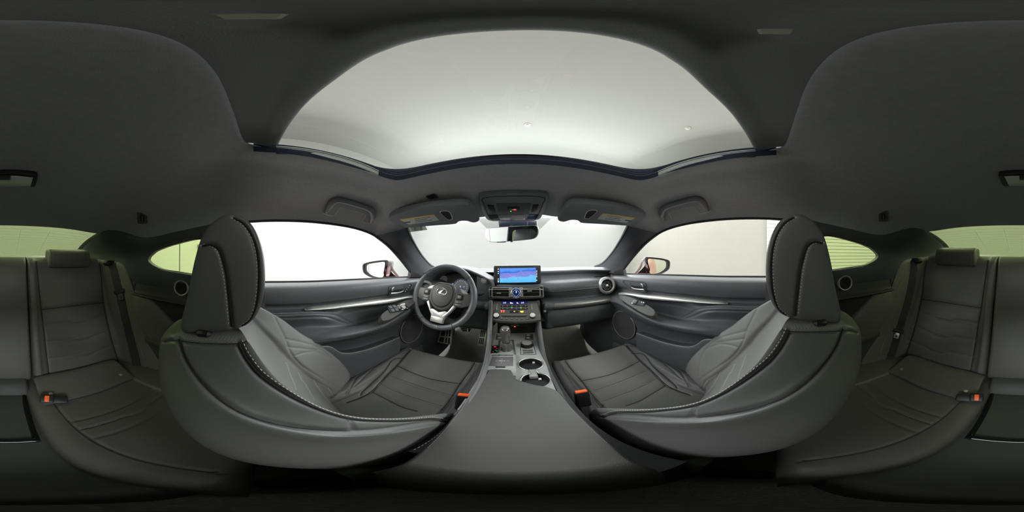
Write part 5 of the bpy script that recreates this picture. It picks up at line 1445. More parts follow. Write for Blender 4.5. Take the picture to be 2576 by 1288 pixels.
def rear_seat(sd):
    t = thing('rear_seating', '%s rear seat in dark stitched leather, behind the %s seat' % (sd, 'driver' if SIDE > 0 else 'passenger'), 'rear seat', (-.35, -.4, -.9), 'rear seats')
    b = RB.build('backrest', LEAR, t, [LEARP], rb_idx)
    for l in (rS if SIDE > 0 else rS):
        stitches(RB.snap(l, .0008), .0035, .002, .0008).build('stitching', THREADD, b)
    for l in rX[1:]:
        stitches(RB.snap(l + (0, 0, -.004), .0008), .0035, .002, .0007).build('stitching', THREADD, b)
    stitches(RB.snap(rW, .0008), .004, .0025, .0007).build('stitching', THREADD, b)
    for l in RSEAM: MB().tube(l, .0014, 6).build('seam', SEAM, b)
    c = RC_.build('cushion', LEAR, t)
    for dy in (0, -.006): stitches(RC_.snap(poly(qN, 80) + (0, dy, 0), .0008), .0035, .002, .0007).build('stitching', THREADD, c)
    for l in (qL, qX[0], qX[1]): MB().tube(RC_.snap(l, -.002), .0013, 6).build('seam', SEAM, c)
    f = FLAP.build('anchor_flap', LEAR, t)
    stitches(FLAP.snap(np.array([(x, -.449, -.57) for x in np.linspace(-.14, -.475, 60)]), .0008), .003, .002, .0006).build('stitching', THREADD, f)
    for x in (-.165, -.44):
        h = FLAP.snap(np.array([(x, -.475, -.56)]), .0)[0]
        MB().lathe([(.007, -.002), (.007, .002), (.004, .0035), (.0003, .0035)], frame(h + (0, .001, .002), (1, 0, 0), (0, .95, -.3)), 20).build('snap_button', SATING, f)
    # head restraint
    rows = []
    for w, sc in ((-.112, .05), (-.115, .6), (-.112, .88), (-.10, .98), (-.05, 1.0), (0, 1.0), (.05, 1.0), (.10, .98), (.112, .88), (.115, .6), (.112, .05)):
        rows.append([(-.352 + w, -.80 + y * sc, -.006 + z * sc) for y, z in ((.030, -.048), (.044, -.02), (.042, .015), (.025, .040), (-.01, .048), (-.045, .040), (-.055, .0), (-.045, -.040), (-.01, -.050))])
    G = loft([np.array(r) for r in rows], 70, 60, closed_u=True)
    H = Surf(G, (-.352, -.80, 0), cu=True, cap=True)
    h = H.build('headrest', LEAR, t)
    for w in (.098, -.098):
        l = H.snap(np.array([(-.352 + w, -.80 + .05 * math.cos(q), -.006 + .05 * math.sin(q)) for q in np.linspace(-.9, 1.5, 40)]), .0008)
        stitches(l, .004, .0025, .0008).build('stitching', THREADD, h)
    for w in (-.05, .05): MB().tube(A((-.352 + w, -.81, -.08), (-.352 + w, -.81, -.03)), .006, 10).build('headrest_post', CHROME, t)
mirror_pair(rear_seat)
def centre_back():
    t = thing('rear_centre_backrest', 'plain dark padded centre section between the two rear backrests', 'backrest', (0, -.7, -.4))
    rows = []
    for z, dy in ((-.10, -.12), (-.03, -.10), (-.006, -.06), (-.004, -.02), (-.03, .006), (-.10, .010), (-.25, .010), (-.40, .010), (-.52, .008), (-.565, -.006), (-.58, -.06)):
        rows.append(full([(-.1285, BY_(z) + dy - .10, z), (-.1285, BY_(z) + dy - .03, z), (-.124, BY_(z) + dy, z), (-.10, BY_(z) + dy + .006, z), (-.04, BY_(z) + dy + .008, z), (0, BY_(z) + dy + .008, z)]))
    MB().grid(loft(rows, 60, 60)).build('pad', LEAR, t)
centre_back()
def rear_console():
    t = thing('rear_console', 'dark plastic rear console with a glossy tray between the rear seats', 'console', (0, -.3, -.9))
    Z = -.605
    rows = []
    for y, dz in ((-.60, .06), (-.565, .05), (-.545, .035), (-.52, .008), (-.50, .0), (-.25, .0), (-.10, -.003), (-.06, -.006), (-.035, -.03), (-.03, -.12)):
        rows.append(full([(-.112, y, Z + dz - .15), (-.110, y, Z + dz - .03), (-.104, y, Z + dz - .006), (-.09, y, Z + dz), (-.04, y, Z + dz + .002), (0, y, Z + dz + .003)]))
    MB().grid(loft(rows, 60, 80)).build('console_shell', mat('rear_console_plastic', (.06, .062, .06), .5, bump=.2, bscale=600, kind='grain', spec=.4), t)
    q = A(*[P(a, b, z=Z + .006) for a, b in ((52, 989), (76, 1103))])
    l = np.array([(q[0][0] - .006, q[0][1], Z + .006), (q[1][0] - .006, q[1][1], Z + .006)])
    o = np.array([l[0], l[1], l[1] * (-1, 1, 1), l[0] * (-1, 1, 1)])
    c = o.mean(0)
    pp = poly(np.vstack([o, o[:1]]), 81)[:-1]
    G = [(pp - c) * k + c + (0, 0, dz) for k, dz in ((1.16, -.008), (1.10, .001), (1.02, .003), (.99, -.002), (.97, -.006), (.5, -.008), (.02, -.008))]
    MB().grid(lin(G, 80, 20, closed_u=True), cu=True).build('tray', GLOSS, t)
    MB().tube(spl(np.array([o[0], (o[0] + o[3]) / 2 + (0, 0, .001), o[3]]) + (0, 0, .003), 20), .0016, 6).build('tray_lip', GREY, t)
rear_console()
def rear_buckle(sd):
    t = thing('seat_belt_buckle', 'rear buckle with bright orange button at the inner edge of the %s rear seat' % sd, 'seat belt buckle', (-.135, -.44, -.57), 'rear seat belt buckles')
    c = P(118, 1003, z=-.548) if SIDE > 0 else P(2457, 1000, z=-.548) * (-1, 1, 1)
    n = -c / np.linalg.norm(c); n = n + np.array([0, 0, -.0]); ex = np.cross((0, 0, 1), n) ; ex = ex / np.linalg.norm(ex)
    fr = (c, ex, np.cross(n, ex), n)
    MB().prism(rrect(.040, .036, .007), fr, -.030, .004, .003).build('buckle_body', BLACK, t)
    MB().prism(rrect(.013, .026, .002), fr, .0, .0062, .001).build('release_button', ORANGE, t)
    MB().prism(rrect(.05, .030, .006, 5, (.035 if n[0] > 0 else -.035), -.004), fr, -.030, -.004, .003).build('webbing_sleeve', BLACK, t)
mirror_pair(rear_buckle)
def rear_belt(sd):
    t = thing('seat_belt', 'black belt with %s beside the %s rear seat' % ('dark tongue parked high' if SIDE > 0 else 'metal tongue hanging low', sd), 'seat belt', (-.56, -.6, -.3), 'rear seat belts')
    path = [(283, 664), (290, 690), (300, 730), (311, 775), (324, 830), (338, 885), (350, 935)] if SIDE > 0 else [(283, 664), (284, 700), (294, 760), (308, 810), (322, 860), (333, 900), (346, 935)]
    p = RB.px(path, 60)
    keep = [p[0]]
    for k in p[1:]:
        if np.linalg.norm(k - keep[-1]) < .06: keep.append(k)
    p = spl(np.array(keep[::6] + [keep[-1]]), 60)
    T = np.gradient(p, axis=0); T /= np.linalg.norm(T, axis=1)[:, None]
    view = -p / np.linalg.norm(p, axis=1)[:, None]
    Wd = np.cross(T, view); Wd /= np.linalg.norm(Wd, axis=1)[:, None]; N = np.cross(Wd, T); N *= np.sign((N * view).sum(1))[:, None]
    q = p + N * .012
    G = np.array([q - Wd * .022, q - Wd * .022 + N * .0015, q + Wd * .022 + N * .0015, q + Wd * .022])
    MB().grid(G, cv=True).build('webbing', BELT, t)
    k = 15 if SIDE > 0 else 38
    fr = (q[k] + N[k] * .004, Wd[k], T[k], np.cross(Wd[k], T[k]))
    if fr[3] @ view[k] < 0: fr = (fr[0], -fr[1], fr[2], -fr[3])
    tg = MB().prism(rrect(.060, .020, .008), fr, -.004, .006, .002).build('tongue_cover', BLACK, t)
    sg = 1
    MB().prism([(-.012, sg * .010), (.012, sg * .010), (.012, sg * .042), (-.012, sg * .042)], fr, .0, .003, .001).build('tongue_plate', DARK if SIDE > 0 else SATIN, tg)
    MB().prism(rrect(.010, .012, .002, 3, 0, sg * .030), fr, .0, .0036).build('tongue_slot', RUB, tg)
    g = q[0]; MB().box(g + (0, -.02, .0), (.075, .05, .03), bev=.012).build('belt_guide', BLACK, t)
    if SIDE > 0:
        c = RB.px([(334, 873), (335, 874)], 2, smooth=False)
        if len(c): MB().lathe([(.006, -.01), (.006, .016), (.003, .018), (.0003, .018)], frame(c[0], (1, .2, 0), (0, .3, 1)), 16).build('belt_stop', GREY, t)
mirror_pair(rear_belt)
# shelf behind the seats
struct(MB().grid(lin([full([(-.62, -.80, -.045), (-.3, -.80, -.045), (0, -.80, -.045)]), full([(-.62, -1.42, .006), (-.3, -1.42, .006), (0, -1.42, .006)])], 20, 10)).build('trim_18', DARK), 'dark parcel shelf behind the rear seats')
tag(MB().box(P(18.5, 648.5, y=-1.2), (.028, .03, .012), bev=.003).build('shelf_sensor', BLACK), 'small black block on the parcel shelf at the foot of the rear window', 'sensor')
mb = MB()
def rear_fill(sd):
    G = lin([A((-.59, -.55, -.12), (-.60, -.85, -.12), (-.58, -1.16, .0), (-.60, -1.4, -.01)), A((-.60, -.55, -.30), (-.62, -.85, -.3), (-.64, -1.2, -.2), (-.66, -1.4, -.1))], 16, 6)
    struct(MB().grid(G).build('trim_%d' % (19 if SIDE > 0 else 20), DARK), 'dark trim beside the %s end of the parcel shelf' % sd)
mirror_pair(rear_fill)
# ================================================================== roof fittings
def sunroof():
    t = thing('sunroof', 'wide glass sunroof in a black frame, its fabric shade slid back', 'sunroof', (0, .15, .28))
    def slab_(y0, y1, z0, z1, x): return full([(-x, y0, z0 - .012), (-x * .6, y0, z0 - .003), (0, y0, z0)])
    g = MB().grid(loft([full([(-.345, y, z - .014), (-.2, y, z - .004), (0, y, z)]) for y, z in ((-.33, .283), (-.10, .290), (.12, .287), (.375, .268))], 24, 16))
    g.build('glass', GL_ROOF, t)
    # stepped black frame just inside the headliner's edge
    g_ = np.roll(HL.G[13][:, :2], 95, axis=0); ring = g_[g_[:, 1] > -.012]; ring = spl(ring, 260)
    T = np.gradient(ring, axis=0); T /= np.linalg.norm(T, axis=1)[:, None]; NR = np.stack([T[:, 1], -T[:, 0]], 1)
    if (NR * (ring - (0, .1))).sum() > 0: NR = -NR
    def rg(d, z): q = ring + NR * d; return np.column_stack([q, np.full(len(q), z)])
    prof = ((.0008, .2150), (.0012, .229), (-.004, .232), (-.0045, .240), (-.010, .242), (-.0105, .249), (-.028, .258), (-.040, .267), (-.062, .290))
    MB().grid(np.array([rg(*k) for k in prof])).build('frame', mat('sunroof_frame', (.012, .015, .024), .85, spec=.08), t)
    for k in ((-.0035, .2325), (-.0095, .2425)): MB().tube(rg(*k)[12:-12], .0009, 6).build('frame_ridge', mat('ridge_grey', (.06, .065, .08), .4), t)
    for s in (-1, 1):
        r = A((s * .2985, .03, .2335), (s * .2995, .12, .2335), (s * .3000, .20, .232), (s * .3000, .26, .227))
        MB().tube(spl(r, 40), .0010, 6).build('side_rail', SATIN, t)
        G = lin([r + (s * .001, 0, -.001), r + (s * .001, 0, -.010), r + (s * .004, 0, -.0185)], 40, 6)
        MB().grid(G).build('side_channel', GREY, t)
def shade():
    t = thing('roof_blind', 'dark fabric sunroof blind slid back, with two finger pulls in its front edge', 'sunshade', (0, 0, .25))
    xs = [-.300, -.27, -.20, -.13, -.075, -.055, -.03, 0]
    rows = []
    for k, (dy, z) in enumerate(((-.30, .262), (-.10, .258), (-.02, .254), (.0, .2525), (.012, .251), (.022, .248), (.034, .247), (.043, .2505), (.044, .256), (.036, .262))):
        r = []
        for x in xs:
            y = dy + (.016 * math.exp(-((abs(x) - .12) / .09) ** 2) - .01 * (abs(x) / .3) ** 4 if k > 2 else 0)
            zz = z - .010 * (abs(x) / .3) ** 2
            if k in (3, 4) and abs(x) < .06: zz += .012
            r.append((x, y, zz))
        rows.append(full(r))
    MB().grid(loft(rows, 160, 60)).build('shade_panel', mat('shade_fabric', (.28, .285, .28), .95, bump=.5, bscale=900, spec=.1), t)
    l = full([(-.13, -.004, .250), (-.085, .006, .2475), (-.06, .009, .2465), (-.03, .013, .2465), (0, .014, .2465)])
    for s in (-1, 1):
        MB().box((s * .0365, -.0015, .2465), (.0085, .011, .004), bev=.001).build('finger_pull', mat('pull_plastic', (.5, .5, .40), .5), t)
sunroof(); shade()

def visor(sd):
    pl = np.array([-.05, .28, 1.0]); dd = .3194 - .004
    n = pl / np.linalg.norm(pl)
    fr = frame(P(1090, 535, pl=(*pl, dd)), (1, 0, .05), (0, 1, -.28))
    if fr[3][2] > 0: fr = (fr[0], fr[1], -fr[2], -fr[3])
    t = thing('sun_visor', 'dark sun visor with a yellow topped warning label on the %s side' % ('driver' if SIDE > 0 else 'passenger'), 'sun visor', fr[0], 'sun visors')
    o = [(978, 545), (984, 538), (1010, 528), (1060, 516), (1120, 508), (1162, 505.5), (1178, 508), (1192, 522), (1205, 543), (1205, 551), (1192, 555), (1182, 553), (1174, 550.5), (1163, 550.5), (1155, 552), (1147, 558), (1100, 562), (1050, 566), (1028, 567.5), (1003, 563), (986, 553)]
    q = quad(fr, o); q = spl(q, 90, True)
    ar = .5 * np.sum(q[:, 0] * np.roll(q[:, 1], -1) - np.roll(q[:, 0], -1) * q[:, 1])
    if ar < 0: q = q[::-1]
    m = MB().prism(q, fr, -.010, .012, .007, smooth=True); m.build('visor_pad', mat('visor_fabric', (.22, .228, .245), .95, bump=.5, bscale=900, spec=.1), t)
    def on(p): return quad(fr, p, .012)
    def P4(pts, d0, d1, nm, m_, par=t):
        w = on(pts); a = .5 * np.sum(w[:, 0] * np.roll(w[:, 1], -1) - np.roll(w[:, 0], -1) * w[:, 1])
        return MB().prism(w if a > 0 else w[::-1], fr, d0, d1).build(nm, m_, par)
    L = P4([(1006, 552), (1092, 539.5), (1105, 554), (1029, 565)], .011, .0127, 'warning_label', PAPER)
    P4([(1006, 552), (1092, 539.5), (1094.5, 542.3), (1010.5, 554.8)], .0125, .0131, 'yellow_band', INKY, L)
    for i, (a, b, w) in enumerate(((1024, 557.5, 17), (1060, 552, 30), (1065, 555.5, 42), (1062, 547.5, 40))):
        P4([(a - w / 2, b + w * .07), (a + w / 2, b - w * .07), (a + w / 2, b - w * .07 + (2.8 if i == 0 else .8)), (a - w / 2, b + w * .07 + (2.8 if i == 0 else .8))], .0125, .0132, 'label_print', INKD, L)
    w = on([(1107, 532), (1129, 531.5), (1138, 550), (1134, 552), (1126, 551.5)])
    MB().tube(np.array([fpt(fr, *k, .013) for k in spl(w, 50, True)]), .0014, 6, closed=True).build('clip_edge', SATIN, t)
    w2 = spl(w, 30, True); a = .5 * np.sum(w2[:, 0] * np.roll(w2[:, 1], -1) - np.roll(w2[:, 0], -1) * w2[:, 1])
    MB().prism(w2 if a > 0 else w2[::-1], fr, .010, .0125).build('ticket_clip', BLACK, t)
    # pivot and hook on the header
    c = fpt(fr, *on([(1168, 550)])[0], .0); MB().box(c + (0, .004, -.004), (.018, .012, .014), bev=.004).build('visor_hook', DARK, t)
mirror_pair(visor)

def overhead():
    pl = (0, .187, 1.0, .2915); fr = frame(P(1290, 522, pl=pl), (1, 0, 0), (0, 1, -.19))
    fr = (fr[0], fr[1], -fr[2], -fr[3]) if fr[3][2] > 0 else fr
    t = thing('overhead_console', 'dark overhead console with sunroof switches and map lights above the rear view mirror', 'overhead console', fr[0])
    def pr(pts, d0, d1, nm, m_, par=t, bev=0.0, sm=False, cl=False):
        w = quad(fr, pts, d1 if abs(d1) < .02 else 0)
        if cl: w = spl(w, 70, True)
        a = .5 * np.sum(w[:, 0] * np.roll(w[:, 1], -1) - np.roll(w[:, 0], -1) * w[:, 1])
        return MB().prism(w if a > 0 else w[::-1], fr, d0, d1, bev, sm).build(nm, m_, par)
    OC = mat('overhead_plastic', (.16, .175, .185), .42, bump=.1, bscale=500, kind='grain')
    out = [(1205, 497), (1207, 490.5), (1240, 487.5), (1290, 486), (1340, 486.5), (1374, 488.5), (1379, 494), (1376, 512), (1367, 538), (1358, 552), (1340, 556.5), (1290, 558), (1240, 557.5), (1226, 554), (1216, 540), (1208, 518)]
    pr(out, -.006, .006, 'housing', OC, bev=.006, sm=True, cl=True)
    inn = [(1215, 499), (1290, 493), (1369, 497), (1366, 512), (1354, 541), (1346, 550), (1290, 552), (1236, 551), (1227, 540), (1218, 515)]
    w = quad(fr, inn, .006)
    MB().tube(np.array([fpt(fr, *k, .0065) for k in spl(w, 90, True)]), .0010, 5, closed=True).build('panel_seam', SEAM, t)
    pr([(1249, 512), (1337, 512), (1329, 540), (1255, 540)], .004, .0075, 'switch_panel', DARK, bev=.001)
    for k in ([(1226.5, 519), (1242.5, 519), (1246, 536), (1232, 536)], [(1341, 518), (1355.5, 517), (1350.5, 534.5), (1337.5, 535.5)]):
        b = pr(k, .004, .011, 'sunroof_switch', BLACK, bev=.002)
        c = np.mean(k, 0); pr([(c[0] - 4, c[1] - 1), (c[0] + 4, c[1] - 1), (c[0] + 4, c[1]), (c[0] - 4, c[1])], .0105, .0118, 'switch_marking', INKD, b)
    s_ = pr([(1276, 521), (1307, 521), (1307, 533.5), (1277, 533.5)], .006, .0095, 'assist_button', BLACK, bev=.001)
    pr([(1281, 525), (1302, 525), (1301, 530), (1282, 530)], .009, .0105, 'button_face', GREY, s_)
    pr([(1287, 528.5), (1292, 527), (1296, 525.5), (1299, 529), (1296, 529.5), (1293, 528.5)], .0103, .0110, 'red_symbol', mat('red_symbol', (.5, .05, .08), .5, emit=(.9, .10, .16), estr=.7), s_)
    pr([(1283.5, 531.4), (1286.5, 531.4), (1286.5, 532.8), (1283.5, 532.8)], .009, .0105, 'green_lamp', mat('green_lamp', (0, 0, 0)), s_)
    pr([(1318, 526), (1326, 526), (1325.5, 531), (1318.5, 531)], .006, .0082, 'marking', mat('dim_marking', (.12, .12, .12)), t)
    ln = mat('map_lamp_lens', (.30, .31, .31), .15, spec=.8)
    pr([(1253, 542), (1320, 541), (1322, 553), (1258, 554)], .004, .0078, 'map_light_lens', ln, bev=.001)
    pr([(1284, 541.5), (1319, 541), (1317, 552), (1287, 552.5)], .0076, .0082, 'map_light_lens', mat('map_lamp_pale', (.36, .34, .33), .2))
    pr([(1228, 541), (1251, 540.5), (1256, 553.5), (1236, 553.5)], .004, .0072, 'light_button', GLOSS)
    pr([(1330, 540), (1354, 540), (1348, 552), (1325, 553)], .004, .0072, 'light_button', GLOSS)
    # mount and camera cover between console and windscreen
    G = lin([A((-.085, .73, .150), (.085, .73, .150)), A((-.085, .75, .12), (.085, .75, .12)), A((-.06, .85, .105), (.06, .85, .105))], 8, 8)
    c1, c2 = P(1254, 557, y=.76), P(1352, 557, y=.76); d1, d2 = P(1257, 574, y=.79), P(1350, 571, y=.79)
    mb = MB().prism([(c1[0], c1[2] + .01), (d1[0], d1[2] - .01), (d2[0], d2[2] - .01), (c2[0], c2[2] + .01)], (np.array([0, .775, 0]), np.array([1, 0, 0.]), np.array([0, 0, 1.]), np.array([0, -1., 0])), -.04, 0, .004)
    mb.build('camera_cover', mat('camera_cover_black', (.02, .025, .04), .25), t)
    for a in (1255, 1327, 1349):
        p0, p1 = P(a, 558, y=.745), P(a + (2 if a < 1300 else -1), 574, y=.745)
        MB().tube(np.array([p0, p1]), .0022, 6).build('cover_rib', GREY, t)
overhead()

def rear_mirror():
    o = [(1219, 582), (1224, 575), (1245, 572), (1290, 569), (1340, 566.5), (1352, 569), (1355, 578), (1352, 592), (1344, 600), (1320, 604), (1280, 607.5), (1240, 610), (1226, 606), (1220, 595)]
    c = P(1287, 589, y=.70)
    ang, pit = rad(-16), rad(6)
    n = np.array([math.sin(ang), -math.cos(ang), math.sin(pit) * -1]); n /= np.linalg.norm(n)
    ex = np.cross(n, (0, 0, 1)); ex = -ex if ex[0] < 0 else ex
    fr = (c, ex, np.cross(n, ex), n)
    t = thing('rear_view_mirror', 'frameless rear view mirror hanging below the overhead console', 'mirror', c)
    q = spl(quad(fr, o), 80, True); ar = .5 * np.sum(q[:, 0] * np.roll(q[:, 1], -1) - np.roll(q[:, 0], -1) * q[:, 1])
    if ar < 0: q = q[::-1]
    MB().prism(q, fr, -.022, .0, .004, smooth=True).build('mirror_housing', mat('mirror_edge', (.35, .36, .40), .3, metal=.4), t)
    qi = inset(q, .0022)
    MB().prism(qi, fr, -.001, .0006).build('mirror_face', mat('mirror_glass_dim', (.75, .80, .86), .02, metal=1.0), t)
    MB().tube(np.array([c + (0, .02, .0), c + (0, .05, .03), c + (0, .09, .055)]), .010, 10).build('mirror_stalk', BLACK, t)
    for a, b in ((1248, 1270), (1283, 1288)):
        p = quad(fr, [((a + b) / 2, 609 - (a > 1275) * 1.0)])[0]
        MB().box(fpt(fr, *p, -.008), ((b - a) * .0018, .006, .005), bev=.001).build('mirror_button', BLACK, t)
rear_mirror()
# dotted shading of the windscreen around the mirror and the barcode sticker
def ws_hit(pts):
    out = []
    for o in bpy.data.objects:
        if o.name == 'window_1':
            me = o.data; bv = BVHTree.FromPolygons([v.co for v in me.vertices], [p.vertices for p in me.polygons])
    for a, b in pts:
        h = bv.ray_cast(Vector(CAM), Vector(ray(a, b)))
        if h[0] is not None: out.append(np.array(h[0]) - ray(a, b) * .004)
    return np.array(out)
for k, (q, lb) in enumerate((([(1198, 549), (1256, 549), (1257, 573), (1226, 576)], 'left'), ([(1352, 549), (1388, 549), (1358, 577), (1352, 574)], 'right'))):
    w = ws_hit(q)
    if len(w) == 4:
        tag(MB().add(w, [(0, 1, 2, 3)], False).build('sunshade_dots', GL_FRIT), 'pale dotted band on the windscreen, %s of the mirror' % lb, 'dotted band', 'dotted bands beside the mirror')
w = ws_hit([(1024, 570), (1069, 567), (1075, 578), (1031, 584)])
if len(w) == 4:
    t = thing('barcode_sticker', 'pale sticker with a barcode at the upper left corner of the windscreen', 'sticker', w[0])
    e1, e2 = w[1] - w[0], w[3] - w[0]; nn = np.cross(e1, e2); nn /= np.linalg.norm(nn); nn = -nn if nn @ w[0] > 0 else nn
    V = np.array([a + nn * d for d in (0, .0004) for a in w])
    MB().add(V, [(0, 1, 2, 3), (7, 6, 5, 4), (0, 4, 5, 1), (1, 5, 6, 2), (2, 6, 7, 3), (3, 7, 4, 0)], False).build('paper', GL_PAPER, t)
    random.seed(3); u = .16; mb = MB()
    while u < .80:
        wd = random.choice((.012, .02, .03))
        a, b, c_, d = [w[0] + e1 * uu + e2 * vv + nn * .0008 for uu, vv in ((u, .12), (u + wd, .12), (u + wd, .80), (u, .80))]
        mb.add(np.array([a, b, c_, d]), [(0, 1, 2, 3)], False); u += wd + random.choice((.010, .016, .022))
    mb.build('barcode', INKD, t)

# grab handles, coat hooks, dome lamp, microphone
def handle(sd):
    pts = [(819, 536), (828, 520), (838, 507), (850, 503), (885, 511), (920, 522), (934, 530), (938, 543), (932, 560)]
    h = HL.px(pts, 60); 
    t = thing('grab_handle', 'folded dark grab handle on the roof rail above the %s door' % ('driver' if SIDE > 0 else 'passenger'), 'grab handle', h.mean(0), 'grab handles')
    off = np.interp(np.arange(60), [0, 10, 20, 42, 52, 59], [.006, .012, .018, .018, .012, .006])
    view = -h / np.linalg.norm(h, axis=1)[:, None]
    c = h + view * off[:, None]
    MB().tube(c, np.interp(np.arange(60), [0, 3, 10, 20, 42, 52, 57, 59], [.004, .009, .0125, .010, .010, .0125, .008, .004]), 14).build('grip', mat('handle_plastic', (.17, .17, .18), .45, bump=.15, bscale=500, kind='grain'), t)
    e = HL.px([(812, 534), (814, 537), (836, 543), (843, 540), (853, 524), (856, 523), (885, 529), (915, 538), (920, 541), (913, 552), (912, 557), (931, 561.5), (935, 559), (941, 538)], 90, smooth=True)
    v2 = -e / np.linalg.norm(e, axis=1)[:, None]
    MB().tube(e + v2 * .006, .0012, 6).build('grip_edge', SATIN, t)
mirror_pair(handle)
def hook(sd):
    c = HL.px([(358, 548), (359, 549)], 2)[0]
    t = thing('coat_hook', 'small dark coat hook on the headliner above the %s rear quarter window' % sd, 'coat hook', c, 'coat hooks')
    v = -c / np.linalg.norm(c)
    ex = np.cross((0, 0, 1), v); ex /= np.linalg.norm(ex); nn = v * .8 + np.array([0, 0, -.35]); nn /= np.linalg.norm(nn); fr = (c + v * .009, ex, np.cross(nn, ex), nn)
    if fr[3] @ v < 0: fr = (fr[0], -fr[1], fr[2], -fr[3])
    MB().prism(rrect(.036, .046, .005), fr, -.006, .003, .002).build('hook_plate', DARK, t)
    MB().prism(rrect(.016, .026, .004), fr, .002, .006, .002).build('hook', BLACK, t)
    MB().tube(np.array([fpt(fr, 0, .008, .005), fpt(fr, .0, -.008, .009), fpt(fr, 0, -.010, .004)]), .0022, 6).build('hook_edge', GREY, t)
mirror_pair(hook)
def lamp():
    out = [(-64, 441), (-60, 438), (0, 435), (16, 434.5), (60, 436), (92, 440), (95, 445), (88, 468), (82, 474), (16, 476), (-44, 473), (-52, 466)]
    z = HL.px([(16, 455), (17, 455)], 2)[0][2] - .002; q = A(*[P(a % 2576, b, z=z) for a, b in out]); c = q.mean(0)
    fr = (c, np.array([1., 0, 0]), np.array([0, -1., 0]), np.array([0, 0, -1.]))
    t = thing('dome_light', 'rectangular dome light with a pale lens in a black frame on the rear headliner', 'dome light', c)
    def loc(w): w = (w - c); return np.stack([w[:, 0], -w[:, 1]], 1)
    w = spl(loc(q), 70, True); ar = .5 * np.sum(w[:, 0] * np.roll(w[:, 1], -1) - np.roll(w[:, 0], -1) * w[:, 1])
    if ar < 0: w = w[::-1]
    MB().prism(w, fr, -.012, .003, .002, smooth=True).build('lamp_frame', BLACK, t)
    k = A(*[P(a % 2576, b, z=z - .003) for a, b in ((-49, 444), (0, 442.5), (40, 442.5), (83, 447), (77, 468), (16, 469.5), (-38, 467))])
    w = loc(k); ar = .5 * np.sum(w[:, 0] * np.roll(w[:, 1], -1) - np.roll(w[:, 0], -1) * w[:, 1])
    MB().prism(w if ar > 0 else w[::-1], fr, .0, .0045, .001).build('lamp_lens', mat('dome_lens', (.85, .85, .78), .25), t)
    k = A(*[P(a % 2576, b, z=z - .0045) for a, b in ((-12, 441.5), (27, 441.5), (26, 452), (-11, 452))])
    w = loc(k); ar = .5 * np.sum(w[:, 0] * np.roll(w[:, 1], -1) - np.roll(w[:, 0], -1) * w[:, 1])
    MB().prism(w if ar > 0 else w[::-1], fr, .003, .0065, .001).build('lamp_switch', BLACK, t)
lamp()
c = HL.px([(1087, 494), (1088, 494)], 2)[0]
fr = frame(c, (1, 0, .02), (0, 1, -.15)); fr = (fr[0], fr[1], -fr[2], -fr[3]) if fr[3][2] > 0 else fr
t = thing('microphone_grille', 'small rounded microphone grille on the headliner above the driver visor', 'microphone grille', c)
m_ = MB().prism(rrect(.034, .030, .007), fr, -.004, .002, .001).build('grille', BLACK, t)
MB().tube(np.array([fpt(fr, *k, .002) for k in rrect(.034, .030, .007)]), .0010, 6, closed=True).build('grille_rim', GREY, t)

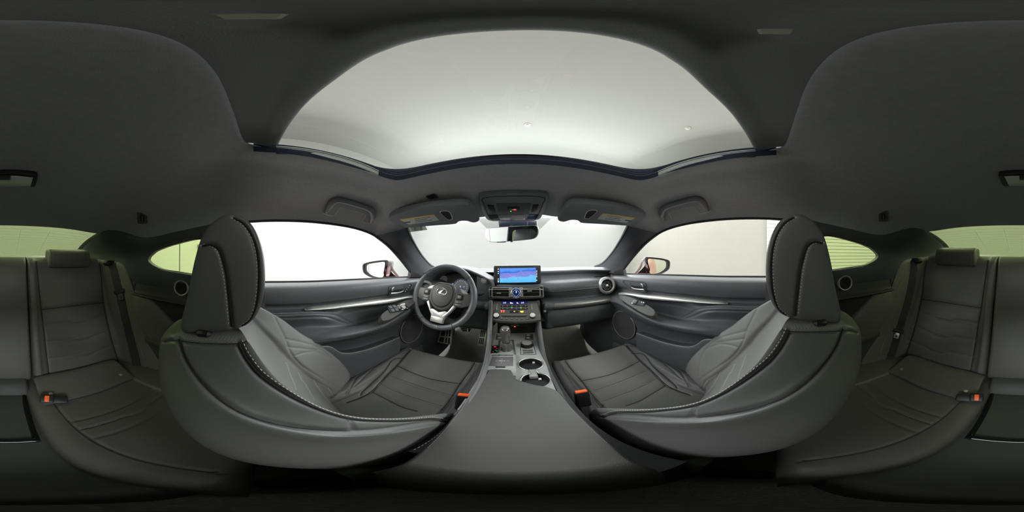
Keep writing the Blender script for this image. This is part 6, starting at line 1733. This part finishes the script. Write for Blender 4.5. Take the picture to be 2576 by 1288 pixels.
# ================================================================== door mirrors outside
def door_mirror(sd):
    f2 = (lambda a: a) if SIDE > 0 else (lambda a: a)
    fr = frame(P(950, 677, y=.80), (1, .12 if SIDE > 0 else .50, 0), (0, 0, 1))
    if fr[3][1] > 0: fr = (fr[0], fr[1], fr[2], -fr[3])
    ang = rad(-18) if SIDE > 0 else rad(-6)
    t = thing('door_mirror', 'glossy exterior door mirror outside the %s window%s' % (('driver', ', reflecting cream wall') if SIDE > 0 else ('passenger', ', reflecting the red body side')), 'door mirror', fr[0], 'door mirrors')
    o = [(913, 666), (925, 660), (950, 655.5), (974, 654), (977, 658), (973, 680), (968, 700), (938, 699), (922, 692), (914, 684)]
    q = spl(quad(fr, o), 70, True); ar = .5 * np.sum(q[:, 0] * np.roll(q[:, 1], -1) - np.roll(q[:, 0], -1) * q[:, 1])
    if ar < 0: q = q[::-1]
    rows = []
    for k, d in ((1.0, .0), (1.0, -.03), (.93, -.07), (.75, -.11), (.4, -.135), (.02, -.14)):
        cc = q.mean(0); rows.append(np.array([fpt(fr, *(cc + (w - cc) * k), d) for w in q]))
    MB().grid(loft(rows, 70, 24, closed_u=True), cu=True).build('mirror_shell', mat('shell_reflection_grey', (.55, .54, .56), .25, metal=.6), t)  # grey metal colour imitates reflections on the shell's glossy paint
    cc = q.mean(0)
    MB().grid(lin([np.array([fpt(fr, *(cc + (w - cc) * k), d) for w in q]) for k, d in ((1.0, 0), (.985, .004), (.90, .003), (.88, -.006), (.3, -.008), (.02, -.008))], 70, 16, closed_u=True), cu=True).build('mirror_bezel', mat('bezel_black', (.03, .03, .04), .3), t)
    g = [(924, 667), (935, 663), (955, 660), (968, 659), (970, 662), (967, 680), (964, 696.5), (943, 695.5), (930, 689), (923, 680)]
    q = spl(quad(fr, g), 60, True); ar = .5 * np.sum(q[:, 0] * np.roll(q[:, 1], -1) - np.roll(q[:, 0], -1) * q[:, 1])
    if ar < 0: q = q[::-1]
    # tilt the glass a little inside the bezel
    cc = q.mean(0); k = math.tan(rad(4))
    V = np.array([fpt(fr, *w, .002 + (w[0] - cc[0]) * (k * .5) + (w[1] - cc[1]) * .02) for w in q])
    MB().add(V, [tuple(range(len(V)))], False).build('mirror_glass', MIRROR if SIDE > 0 else mat('mirror_glass_tint', (.92, .94, .72), .01, metal=1.0), t)
    a = A(P(972, 668, y=.80), P(982, 682, y=.86), P(1000, 699, y=.92))
    b = A(P(968, 700, y=.80), P(978, 701, y=.84), P(990, 702, y=.92))
    MB().grid(loft([a, (a + b) / 2 + (0, -.02, 0), b], 20, 10)).build('mirror_arm', GLOSS, t)
    a = A(P(976, 657, y=.87), P(983, 664, y=.86), P(988, 678, y=.88), P(1003, 698, y=.94))
    MB().tube(spl(a, 30), np.linspace(.007, .012, 30), 10).build('arm_cover', mat('arm_grey', (.5, .5, .5), .6), t)
mirror_pair(door_mirror)
